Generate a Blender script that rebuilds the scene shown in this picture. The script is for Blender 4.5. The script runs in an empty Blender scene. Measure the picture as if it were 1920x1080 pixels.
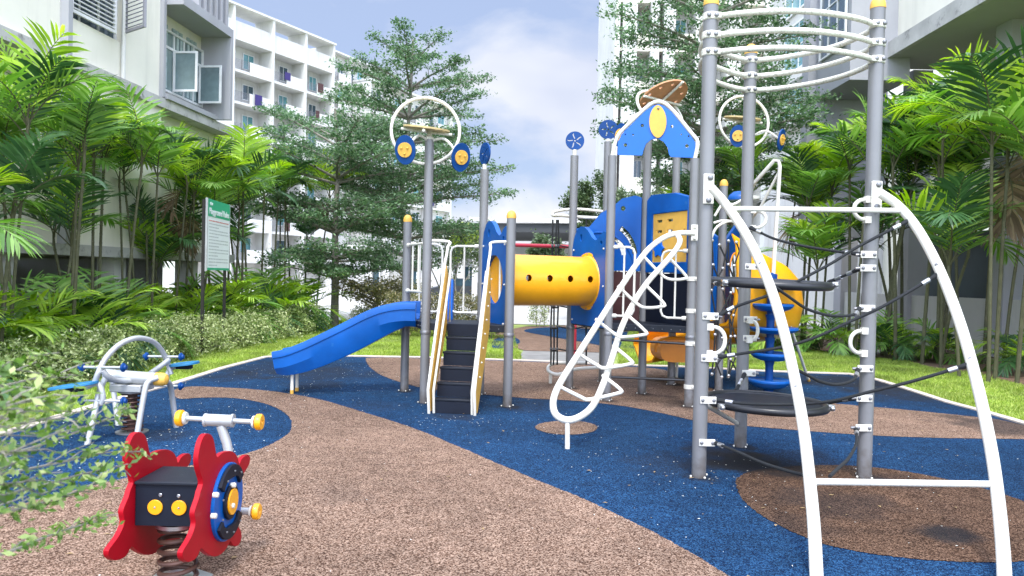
import bpy, bmesh, math, random
import numpy as np
from mathutils import Vector, Matrix
from mathutils.geometry import tessellate_polygon

# ------------------------------------------------------------------ camera, sky, sun, exposure
scene = bpy.context.scene
COL = scene.collection
FPX, CH, ROLL, PITCH = 1400.0, 1.6, 0.0225, math.radians(0.86)
cam_d = bpy.data.cameras.new('camera')
cam = bpy.data.objects.new('camera', cam_d); COL.objects.link(cam)
cam_d.sensor_width = 36.0; cam_d.lens = FPX / 1920 * 36
cam_d.clip_start = 0.05; cam_d.clip_end = 3000
cam_d.dof.use_dof = True; cam_d.dof.focus_distance = 7.0; cam_d.dof.aperture_fstop = 5.6
RM = Matrix.Rotation(math.pi/2 - PITCH, 4, 'X') @ Matrix.Rotation(ROLL, 4, 'Z')
cam.matrix_world = Matrix.Translation((0, 0, CH)) @ RM
scene.camera = cam
CP = Vector((0, 0, CH)); R3 = RM.to_3x3()

SUN_EL, SUN_AZ = math.radians(56), math.radians(180)      # azimuth measured clockwise from +Y
world = bpy.data.worlds.new('World'); scene.world = world; world.use_nodes = True
wt = world.node_tree; wt.nodes.clear()
def N(t, kind, **kw):
    n = t.nodes.new(kind)
    for k, v in kw.items(): setattr(n, k, v)
    return n
def setin(n, **kw):
    for k, v in kw.items(): n.inputs[k.replace('_', ' ')].default_value = v
wo = N(wt, 'ShaderNodeOutputWorld'); bg = N(wt, 'ShaderNodeBackground')
sky = N(wt, 'ShaderNodeTexSky', sky_type='NISHITA', sun_disc=False, sun_elevation=SUN_EL, sun_rotation=SUN_AZ)
sky.air_density = 1.2; sky.dust_density = 1.0; sky.ozone_density = 3.0
tc = N(wt, 'ShaderNodeTexCoord'); mp = N(wt, 'ShaderNodeMapping'); mp.inputs['Scale'].default_value = (1.0, 1.0, 2.2)
mp.inputs['Location'].default_value = (0.35, 0.0, 0.1)
n1 = N(wt, 'ShaderNodeTexNoise'); setin(n1, Scale=3.2, Detail=9.0, Roughness=0.52, Distortion=0.25)
cr = N(wt, 'ShaderNodeValToRGB'); cr.color_ramp.elements[0].position = 0.42; cr.color_ramp.elements[1].position = 0.57
n2 = N(wt, 'ShaderNodeTexNoise'); setin(n2, Scale=2.1, Detail=4.0)
cr2 = N(wt, 'ShaderNodeValToRGB')
cr2.color_ramp.elements[0].position = 0.35; cr2.color_ramp.elements[0].color = (3.1, 3.5, 4.7, 1)
cr2.color_ramp.elements[1].position = 0.62; cr2.color_ramp.elements[1].color = (5.2, 5.35, 5.7, 1)
mx = N(wt, 'ShaderNodeMixRGB')
L = wt.links.new
L(tc.outputs['Generated'], mp.inputs[0]); L(mp.outputs[0], n1.inputs['Vector']); L(mp.outputs[0], n2.inputs['Vector'])
L(n1.outputs['Fac'], cr.inputs[0]); L(n2.outputs['Fac'], cr2.inputs[0])
L(cr.outputs[0], mx.inputs[0])
skb = N(wt, 'ShaderNodeMixRGB', blend_type='MIX'); skb.inputs[0].default_value = 0.8
skb.inputs[2].default_value = (2.6, 3.15, 4.6, 1)
L(sky.outputs[0], skb.inputs[1]); L(skb.outputs[0], mx.inputs[1]); L(cr2.outputs[0], mx.inputs[2])
nz_ = N(wt, 'ShaderNodeVectorMath', operation='NORMALIZE'); L(tc.outputs['Generated'], nz_.inputs[0])
sx_ = N(wt, 'ShaderNodeVectorMath', operation='DOT_PRODUCT'); L(nz_.outputs[0], sx_.inputs[0])
sx_.inputs[1].default_value = (math.sin(SUN_AZ)*math.cos(SUN_EL), math.cos(SUN_AZ)*math.cos(SUN_EL), math.sin(SUN_EL))
zr_ = N(wt, 'ShaderNodeMapRange', interpolation_type='SMOOTHSTEP'); zr_.inputs[1].default_value = -0.2; zr_.inputs[2].default_value = 0.75; zr_.inputs[3].default_value = 1.0; zr_.inputs[4].default_value = 4.4
L(sx_.outputs['Value'], zr_.inputs[0]); zm_ = N(wt, 'ShaderNodeMixRGB', blend_type='MULTIPLY'); zm_.inputs[0].default_value = 1.0   # unseen sky towards the sun raised in brightness, added to light the walls
L(mx.outputs[0], zm_.inputs[1]); L(zr_.outputs[0], zm_.inputs[2])
L(zm_.outputs[0], bg.inputs[0]); L(bg.outputs[0], wo.inputs[0]); bg.inputs[1].default_value = 0.10

sun_d = bpy.data.lights.new('sun', 'SUN'); sun = bpy.data.objects.new('sun', sun_d); COL.objects.link(sun)
sun_d.energy = 1.8; sun_d.angle = math.radians(14); sun_d.color = (1.0, 0.96, 0.89)
sdir = Vector((math.sin(SUN_AZ)*math.cos(SUN_EL), math.cos(SUN_AZ)*math.cos(SUN_EL), math.sin(SUN_EL)))
sun.rotation_euler = sdir.to_track_quat('Z', 'Y').to_euler()
vs = scene.view_settings
vs.view_transform = 'Standard'; vs.look = 'None'; vs.gamma = 1.0; vs.exposure = 0.95; vs.use_curve_mapping = False

# ------------------------------------------------------------------ pixel -> place helpers (photo pixels, 1920x1080)
def ray(px, py):
    return R3 @ Vector(((px-960)/FPX, (540-py)/FPX, -1.0))
def G(px, py, z=0.0):
    d = ray(px, py); return CP + d * ((z-CH)/d.z)
def WY(px, py, Y):
    d = ray(px, py); return CP + d * (Y/d.y)
def WX(px, py, X):
    d = ray(px, py); return CP + d * (X/d.x)
def WV(px, py, a, b):
    n = Vector((-(b[1]-a[1]), b[0]-a[0], 0)); d = ray(px, py)
    return CP + d * (n.dot(Vector((a[0], a[1], 0)))/n.dot(d))
def V(*a): return Vector(a)

# ------------------------------------------------------------------ materials
MATS = {}
def mat(name, col, rough=0.5, metal=0.0, var=0.12, vscale=3.0, spots=0.0, spotcol=(0.1, 0.1, 0.09), spscale=18.0, bump=0.0, bscale=60.0, coat=0.0, spec=0.5, streak=0.0, grime=0.0):
    m = bpy.data.materials.new(name); m.use_nodes = True; t = m.node_tree; l = t.links.new
    b = t.nodes['Principled BSDF']
    g = N(t, 'ShaderNodeTexCoord')
    n = N(t, 'ShaderNodeTexNoise'); setin(n, Scale=vscale, Detail=6.0, Roughness=0.6); l(g.outputs['Object'], n.inputs['Vector'])
    r = N(t, 'ShaderNodeMapRange'); r.inputs[1].default_value = 0.3; r.inputs[2].default_value = 0.7
    r.inputs[3].default_value = 1-var; r.inputs[4].default_value = 1+var
    l(n.outputs['Fac'], r.inputs[0])
    mu = N(t, 'ShaderNodeMixRGB', blend_type='MULTIPLY'); mu.inputs[0].default_value = 1.0
    mu.inputs[1].default_value = (*col, 1); l(r.outputs[0], mu.inputs[2])
    out = mu.outputs[0]
    if spots > 0:
        n3 = N(t, 'ShaderNodeTexNoise'); setin(n3, Scale=spscale, Detail=8.0, Roughness=0.7); l(g.outputs['Object'], n3.inputs['Vector'])
        c3 = N(t, 'ShaderNodeValToRGB'); c3.color_ramp.elements[0].position = 0.70-0.25*spots; c3.color_ramp.elements[1].position = 0.85-0.2*spots
        l(n3.outputs['Fac'], c3.inputs[0])
        mm = N(t, 'ShaderNodeMixRGB'); mm.inputs[2].default_value = (*spotcol, 1)
        l(c3.outputs[0], mm.inputs[0]); l(out, mm.inputs[1]); out = mm.outputs[0]
    if streak > 0:
        mps = N(t, 'ShaderNodeMapping'); mps.inputs['Scale'].default_value = (1.3, 1.3, 0.12); l(g.outputs['Object'], mps.inputs[0])
        ns = N(t, 'ShaderNodeTexNoise'); setin(ns, Scale=1.6, Detail=8.0, Roughness=0.65); l(mps.outputs[0], ns.inputs['Vector'])
        cs = N(t, 'ShaderNodeValToRGB'); cs.color_ramp.elements[0].position = 0.5; cs.color_ramp.elements[1].position = 0.78; l(ns.outputs['Fac'], cs.inputs[0])
        fs_ = N(t, 'ShaderNodeMath', operation='MULTIPLY'); fs_.inputs[1].default_value = streak; l(cs.outputs[0], fs_.inputs[0])
        ms_ = N(t, 'ShaderNodeMixRGB'); ms_.inputs[2].default_value = (0.22, 0.21, 0.18, 1); l(fs_.outputs[0], ms_.inputs[0]); l(out, ms_.inputs[1]); out = ms_.outputs[0]
    if grime > 0:
        sg = N(t, 'ShaderNodeSeparateXYZ'); l(g.outputs['Object'], sg.inputs[0])
        ng = N(t, 'ShaderNodeTexNoise'); setin(ng, Scale=14.0, Detail=6.0); l(g.outputs['Object'], ng.inputs['Vector'])
        ag = N(t, 'ShaderNodeMath', operation='MULTIPLY_ADD'); ag.inputs[1].default_value = 0.5; ag.inputs[2].default_value = -0.22; l(ng.outputs['Fac'], ag.inputs[0])
        dg_ = N(t, 'ShaderNodeMath', operation='ADD'); l(sg.outputs[2], dg_.inputs[0]); l(ag.outputs[0], dg_.inputs[1])
        rg_ = N(t, 'ShaderNodeMapRange'); rg_.inputs[1].default_value = 0.0; rg_.inputs[2].default_value = 0.22; rg_.inputs[3].default_value = grime; rg_.inputs[4].default_value = 0.0; l(dg_.outputs[0], rg_.inputs[0])
        mg = N(t, 'ShaderNodeMixRGB'); mg.inputs[2].default_value = (0.085, 0.065, 0.05, 1); l(rg_.outputs[0], mg.inputs[0]); l(out, mg.inputs[1]); out = mg.outputs[0]
    l(out, b.inputs['Base Color'])
    rr = N(t, 'ShaderNodeMapRange'); rr.inputs[3].default_value = max(0.05, rough-0.08); rr.inputs[4].default_value = min(1, rough+0.1)
    l(n.outputs['Fac'], rr.inputs[0]); l(rr.outputs[0], b.inputs['Roughness'])
    b.inputs['Metallic'].default_value = metal; b.inputs['Coat Weight'].default_value = coat; b.inputs['Specular IOR Level'].default_value = spec
    if bump > 0:
        n4 = N(t, 'ShaderNodeTexNoise'); setin(n4, Scale=bscale, Detail=5.0); l(g.outputs['Object'], n4.inputs['Vector'])
        bp = N(t, 'ShaderNodeBump'); bp.inputs['Strength'].default_value = bump; bp.inputs['Distance'].default_value = 0.01
        l(n4.outputs['Fac'], bp.inputs['Height']); l(bp.outputs[0], b.inputs['Normal'])
    MATS[name] = m; return m

def rubber(name, c_lo, c_mid, c_hi, stain=0.35, scale=140.0):
    m = bpy.data.materials.new(name); m.use_nodes = True; t = m.node_tree; l = t.links.new
    b = t.nodes['Principled BSDF']; g = N(t, 'ShaderNodeTexCoord')
    v = N(t, 'ShaderNodeTexVoronoi'); v.inputs['Scale'].default_value = scale; l(g.outputs['Object'], v.inputs['Vector'])
    sp = N(t, 'ShaderNodeSeparateColor'); l(v.outputs['Color'], sp.inputs[0])
    r = N(t, 'ShaderNodeValToRGB'); e = r.color_ramp.elements
    e[0].position = 0.12; e[0].color = (*c_lo, 1); e[1].position = 0.9; e[1].color = (*c_hi, 1)
    x = e.new(0.5); x.color = (*c_mid, 1)
    l(sp.outputs[0], r.inputs[0])
    # big soft dirt and fading
    n = N(t, 'ShaderNodeTexNoise'); setin(n, Scale=0.55, Detail=7.0, Roughness=0.62); l(g.outputs['Object'], n.inputs['Vector'])
    a = N(t, 'ShaderNodeMapRange'); a.inputs[1].default_value = 0.3; a.inputs[2].default_value = 0.7; a.inputs[3].default_value = 1-stain; a.inputs[4].default_value = 1+stain*0.7
    l(n.outputs['Fac'], a.inputs[0])
    mu = N(t, 'ShaderNodeMixRGB', blend_type='MULTIPLY'); mu.inputs[0].default_value = 1.0; l(r.outputs[0], mu.inputs[1]); l(a.outputs[0], mu.inputs[2])
    n5 = N(t, 'ShaderNodeTexNoise'); setin(n5, Scale=7.0, Detail=8.0, Roughness=0.7); l(g.outputs['Object'], n5.inputs['Vector'])
    a5 = N(t, 'ShaderNodeMapRange'); a5.inputs[1].default_value = 0.3; a5.inputs[2].default_value = 0.7; a5.inputs[3].default_value = 0.72; a5.inputs[4].default_value = 1.22
    l(n5.outputs['Fac'], a5.inputs[0])
    mu2 = N(t, 'ShaderNodeMixRGB', blend_type='MULTIPLY'); mu2.inputs[0].default_value = 1.0; l(mu.outputs[0], mu2.inputs[1]); l(a5.outputs[0], mu2.inputs[2])
    out = mu2.outputs[0]
    # black scuff patches at set places, some of them shade painted into the colour
    for (sx, sy, rad, amt) in SCUFFS_AND_SHADE:
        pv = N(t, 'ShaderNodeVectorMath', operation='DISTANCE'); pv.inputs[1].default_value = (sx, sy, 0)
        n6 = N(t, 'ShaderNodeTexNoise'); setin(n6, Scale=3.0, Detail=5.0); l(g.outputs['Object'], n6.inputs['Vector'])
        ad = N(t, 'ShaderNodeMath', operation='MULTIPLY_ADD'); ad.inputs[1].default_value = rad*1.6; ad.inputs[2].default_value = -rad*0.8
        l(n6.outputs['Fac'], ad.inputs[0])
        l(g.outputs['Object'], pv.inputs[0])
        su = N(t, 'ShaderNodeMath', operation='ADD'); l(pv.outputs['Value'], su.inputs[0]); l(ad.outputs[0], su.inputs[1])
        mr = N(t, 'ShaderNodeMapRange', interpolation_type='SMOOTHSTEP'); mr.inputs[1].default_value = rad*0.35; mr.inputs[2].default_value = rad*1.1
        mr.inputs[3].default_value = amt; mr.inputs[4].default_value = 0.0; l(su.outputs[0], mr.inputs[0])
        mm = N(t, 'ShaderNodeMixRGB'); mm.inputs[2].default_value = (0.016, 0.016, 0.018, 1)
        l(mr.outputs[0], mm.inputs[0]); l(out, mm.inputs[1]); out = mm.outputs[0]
    l(out, b.inputs['Base Color']); b.inputs['Roughness'].default_value = 0.9; b.inputs['Specular IOR Level'].default_value = 0.12
    bp = N(t, 'ShaderNodeBump'); bp.inputs['Strength'].default_value = 0.6; bp.inputs['Distance'].default_value = 0.004
    l(v.outputs['Distance'], bp.inputs['Height']); l(bp.outputs[0], b.inputs['Normal'])
    MATS[name] = m; return m

def leafmat(name, c1, c2, c3, transl=0.3, rough=0.42):
    m = bpy.data.materials.new(name); m.use_nodes = True; t = m.node_tree; l = t.links.new
    b = t.nodes['Principled BSDF']; o = t.nodes['Material Output']
    g = N(t, 'ShaderNodeNewGeometry'); r = N(t, 'ShaderNodeValToRGB'); e = r.color_ramp.elements
    e[0].position = 0.0; e[0].color = (*c1, 1); e[1].position = 1.0; e[1].color = (*c3, 1); x = e.new(0.55); x.color = (*c2, 1)
    l(g.outputs['Random Per Island'], r.inputs[0])
    tcx = N(t, 'ShaderNodeTexCoord'); nn = N(t, 'ShaderNodeTexNoise'); setin(nn, Scale=1.3, Detail=3.0); l(tcx.outputs['Object'], nn.inputs['Vector'])
    mr = N(t, 'ShaderNodeMapRange'); mr.inputs[1].default_value = 0.3; mr.inputs[2].default_value = 0.7; mr.inputs[3].default_value = 0.7; mr.inputs[4].default_value = 1.35
    l(nn.outputs['Fac'], mr.inputs[0])
    mu = N(t, 'ShaderNodeMixRGB', blend_type='MULTIPLY'); mu.inputs[0].default_value = 1.0
    l(r.outputs[0], mu.inputs[1]); l(mr.outputs[0], mu.inputs[2]); l(mu.outputs[0], b.inputs['Base Color'])
    b.inputs['Roughness'].default_value = rough
    tr = N(t, 'ShaderNodeBsdfTranslucent'); hs = N(t, 'ShaderNodeHueSaturation'); hs.inputs['Saturation'].default_value = 1.15; hs.inputs['Value'].default_value = 1.6
    l(mu.outputs[0], hs.inputs['Color']); l(hs.outputs[0], tr.inputs[0])
    ms = N(t, 'ShaderNodeMixShader'); ms.inputs[0].default_value = transl
    l(b.outputs[0], ms.inputs[1]); l(tr.outputs[0], ms.inputs[2]); l(ms.outputs[0], o.inputs[0])
    MATS[name] = m; return m

SCUFFS_AND_SHADE = []  # dark spots on the rubber: scuffs, and shade painted in where it falls
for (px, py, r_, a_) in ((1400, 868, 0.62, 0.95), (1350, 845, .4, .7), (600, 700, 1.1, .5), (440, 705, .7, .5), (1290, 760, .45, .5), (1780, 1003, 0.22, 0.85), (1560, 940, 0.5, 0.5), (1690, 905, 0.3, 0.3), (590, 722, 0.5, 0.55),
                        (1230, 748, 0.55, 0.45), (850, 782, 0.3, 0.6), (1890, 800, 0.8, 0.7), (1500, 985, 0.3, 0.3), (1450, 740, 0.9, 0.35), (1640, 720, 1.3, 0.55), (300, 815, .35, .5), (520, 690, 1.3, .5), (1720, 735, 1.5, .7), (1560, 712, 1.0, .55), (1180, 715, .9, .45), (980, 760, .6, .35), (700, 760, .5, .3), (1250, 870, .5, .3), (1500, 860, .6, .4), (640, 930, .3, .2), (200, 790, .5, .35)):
    p = G(px, py); SCUFFS_AND_SHADE.append((p.x, p.y, r_, a_))
for (px, py) in ((758, 733), (795, 755), (951, 762), (1067, 728), (1137, 751), (1203, 738), (1291, 762), (1310, 894), (1388, 837), (1620, 895), (1258, 721)):  # contact shade round the post feet, painted into the rubber colour
    p = G(px, py); SCUFFS_AND_SHADE.append((p.x+.02, p.y-.02, 0.17, 0.75))
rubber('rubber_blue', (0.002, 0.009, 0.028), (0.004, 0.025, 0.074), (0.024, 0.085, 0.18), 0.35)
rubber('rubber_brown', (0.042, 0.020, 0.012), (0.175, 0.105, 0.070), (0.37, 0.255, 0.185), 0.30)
rubber('rubber_brown_dark', (0.02, 0.010, 0.006), (0.068, 0.036, 0.021), (0.18, 0.108, 0.07), 0.4)  # darker brown for the patch at the rope tower
mat('post_grey', (0.195, 0.195, 0.20), 0.42, 0.2, var=0.10, vscale=2.0, spots=0.25, spotcol=(0.20, 0.20, 0.195), spscale=30, bump=0.02, grime=0.75)
mat('white_paint', (0.66, 0.635, 0.56), 0.38, 0.0, var=0.06, vscale=5, spots=0.28, spotcol=(0.36, 0.33, 0.27), spscale=26, coat=0.2)
mat('white_mossy', (0.66, 0.64, 0.56), 0.5, 0.0, var=0.1, vscale=5, spots=0.75, spotcol=(0.22, 0.20, 0.14), spscale=55)
mat('blue_plastic', (0.001, 0.083, 0.34), 0.42, spec=0.3, var=0.16, vscale=2.5, spots=0.3, spotcol=(0.04, 0.17, 0.38), spscale=11, coat=0.05)
mat('deep_blue_plastic', (0.001, 0.045, 0.19), 0.45, var=0.2, vscale=2.5, spec=0.25)
mat('bright_blue_board', (0.002, 0.115, 0.52), 0.42, var=0.07, vscale=4, spots=0.1, spotcol=(0.03, 0.18, 0.6))
mat('teal_board', (0.02, 0.17, 0.34), 0.45, var=0.15, vscale=6)
mat('yellow_plastic', (0.82, 0.355, 0.004), 0.36, var=0.10, vscale=2.2, spots=0.2, spotcol=(0.62, 0.30, 0.02), spscale=7, coat=0.25)
mat('orange_plastic', (0.72, 0.24, 0.01), 0.36, var=0.12, vscale=2.2, coat=0.2)
mat('mustard_board', (0.66, 0.37, 0.06), 0.5, var=0.12, vscale=7, spots=0.35, spotcol=(0.45, 0.26, 0.06), spscale=20)
mat('red_board', (0.34, 0.002, 0.010), 0.45, spec=0.2, var=0.14, vscale=4, spots=0.15, spotcol=(0.24, 0.01, 0.02))
mat('navy_board', (0.006, 0.009, 0.018), 0.55, var=0.2, vscale=5, spec=0.25, spots=0.2, spotcol=(0.05, 0.055, 0.07))
mat('dark_deck', (0.009, 0.012, 0.019), 0.5, spec=0.3, var=0.25, vscale=6, spots=0.35, spotcol=(0.09, 0.095, 0.105), spscale=9, bump=0.1, bscale=220)
mat('maroon_board', (0.055, 0.018, 0.018), 0.5, var=0.2, vscale=5)
mat('black_rubber', (0.016, 0.017, 0.020), 0.38, var=0.2, vscale=6, spots=0.15, spotcol=(0.05, 0.05, 0.055))
mat('rope_black', (0.010, 0.012, 0.014), 0.75, var=0.3, vscale=30, bump=0.6, bscale=260)
mat('steel', (0.55, 0.55, 0.55), 0.33, 0.9, var=0.15, vscale=20)
mat('bolt_grey', (0.22, 0.22, 0.23), 0.4, 0.6)
mat('silver_paint', (0.44, 0.45, 0.45), 0.4, 0.35, var=0.1, vscale=4, spots=0.3, spotcol=(0.28, 0.27, 0.25), spscale=25)
mat('spring_brown', (0.065, 0.028, 0.020), 0.5, 0.2, var=0.3, vscale=12, spots=0.4, spotcol=(0.16, 0.07, 0.04), spscale=30)
mat('rust_plate', (0.46, 0.22, 0.10), 0.6, 0.0, var=0.25, vscale=6, spots=0.4, spotcol=(0.16, 0.14, 0.15), spscale=6)
mat('tan_plate', (0.55, 0.42, 0.2), 0.5, 0.0, var=0.2, vscale=8)
mat('cream_wall', (0.76, 0.73, 0.63), 0.8, var=0.05, vscale=0.8, spots=0.18, spotcol=(0.56, 0.53, 0.44), spscale=1.6, bump=0.05, bscale=30, streak=0.22)
mat('white_wall', (0.56, 0.555, 0.53), 0.8, var=0.09, vscale=0.5, spots=0.3, spotcol=(0.5, 0.48, 0.44), spscale=1.1, streak=0.35)
mat('grey_wall', (0.36, 0.36, 0.385), 0.75, var=0.06, vscale=0.8, spots=0.15, spotcol=(0.25, 0.25, 0.27), spscale=1.4, streak=0.3)
mat('stained_concrete', (0.44, 0.43, 0.41), 0.85, var=0.2, vscale=1.5, spots=0.6, spotcol=(0.13, 0.125, 0.12), spscale=3.5)
mat('soffit', (0.40, 0.40, 0.36), 0.85, var=0.08, vscale=0.7)
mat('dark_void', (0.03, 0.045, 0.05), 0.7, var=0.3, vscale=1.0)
mat('glass_teal', (0.10, 0.27, 0.30), 0.08, 0.0, var=0.3, vscale=0.9, coat=0.6)
mat('glass_dark', (0.035, 0.07, 0.09), 0.08, 0.0, var=0.4, vscale=0.9, coat=0.6)
mat('glass_grey', (0.16, 0.22, 0.23), 0.12, 0.0, var=0.5, vscale=0.8, coat=0.5)
mat('soffit_light', (0.6, 0.6, 0.55), 0.85)
mat('curtain', (0.34, 0.42, 0.42), 0.8, var=0.3, vscale=6)
mat('shutter_white', (0.66, 0.66, 0.66), 0.5); mat('shutter_grey', (0.24, 0.24, 0.27), 0.5)
mat('frame_white', (0.7, 0.71, 0.71), 0.5)
mat('blue_curtain', (0.05, 0.14, 0.3), 0.7); mat('purple_cloth', (0.03, 0.02, 0.12), 0.8)
mat('kerb', (0.52, 0.44, 0.36), 0.85, var=0.15, vscale=4, spots=0.35, spotcol=(0.3, 0.27, 0.22), spscale=12, bump=0.2)
mat('grass_ground', (0.24, 0.30, 0.07), 0.9, var=0.35, vscale=1.7, spots=0.3, spotcol=(0.13, 0.11, 0.05), spscale=7, bump=0.5, bscale=40)
mat('soil', (0.16, 0.095, 0.06), 0.95, var=0.3, vscale=3, spots=0.5, spotcol=(0.30, 0.2, 0.12), spscale=16, bump=0.8, bscale=25)
mat('bark', (0.22, 0.20, 0.165), 0.85, var=0.3, vscale=10, spots=0.4, spotcol=(0.30, 0.28, 0.24), spscale=14, bump=0.6, bscale=40)
mat('stem_palm', (0.075, 0.075, 0.035), 0.7, var=0.3, vscale=8, spots=0.5, spotcol=(0.2, 0.18, 0.12), spscale=18)
mat('sign_post', (0.035, 0.032, 0.03), 0.5, 0.3); mat('sign_green', (0.02, 0.36, 0.17), 0.45, var=0.04); mat('sign_white', (0.72, 0.76, 0.74), 0.45, var=0.03)
mat('sign_ink', (0.42, 0.45, 0.44), 0.6); mat('sign_red', (0.55, 0.14, 0.12), 0.6); mat('red_metal', (0.36, 0.02, 0.04), 0.4)
mat('roof_dark', (0.05, 0.055, 0.06), 0.7); mat('petal', (0.75, 0.74, 0.66), 0.7, var=0.2); mat('dry_leaf', (0.30, 0.20, 0.09), 0.8, var=0.3)
mat('path_paver', (0.22, 0.21, 0.195), 0.9, var=0.2, vscale=3)
mat('concrete_light', (0.48, 0.46, 0.42), 0.85, var=0.1, vscale=2, spots=0.3, spotcol=(0.34, 0.32, 0.28), spscale=5)
mat('bin_brown', (0.12, 0.05, 0.03), 0.6); mat('carpaint_dark', (0.05, 0.055, 0.06), 0.3, 0.4, coat=0.5)
leafmat('palm_bright', (0.17, 0.30, 0.03), (0.28, 0.44, 0.05), (0.50, 0.64, 0.12), 0.42)
leafmat('palm_mid', (0.08, 0.18, 0.03), (0.15, 0.30, 0.055), (0.27, 0.43, 0.12), 0.38)
leafmat('palm_dark', (0.02, 0.06, 0.02), (0.04, 0.105, 0.032), (0.075, 0.16, 0.055), 0.22)
leafmat('tree_leaf', (0.045, 0.10, 0.045), (0.10, 0.18, 0.08), (0.20, 0.30, 0.15), 0.34, 0.5)
leafmat('tree_leaf_far', (0.06, 0.10, 0.045), (0.09, 0.14, 0.06), (0.15, 0.20, 0.09), 0.25, 0.55)
leafmat('hedge_leaf', (0.10, 0.15, 0.04), (0.30, 0.37, 0.12), (0.66, 0.68, 0.38), 0.25, 0.5)
leafmat('brown_hedge_leaf', (0.06, 0.08, 0.02), (0.16, 0.15, 0.06), (0.30, 0.25, 0.12), 0.25, 0.5)
leafmat('twig_leaf', (0.08, 0.16, 0.025), (0.19, 0.32, 0.06), (0.50, 0.56, 0.22), 0.35, 0.45)
leafmat('lime_leaf', (0.2, 0.3, 0.04), (0.3, 0.4, 0.06), (0.45, 0.5, 0.12), 0.35, 0.45)
leafmat('grass_blade', (0.15, 0.23, 0.03), (0.29, 0.39, 0.06), (0.48, 0.54, 0.14), 0.35, 0.6)
leafmat('dead_frond', (0.09, 0.06, 0.03), (0.16, 0.11, 0.06), (0.28, 0.21, 0.12), 0.1, 0.8)

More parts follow.
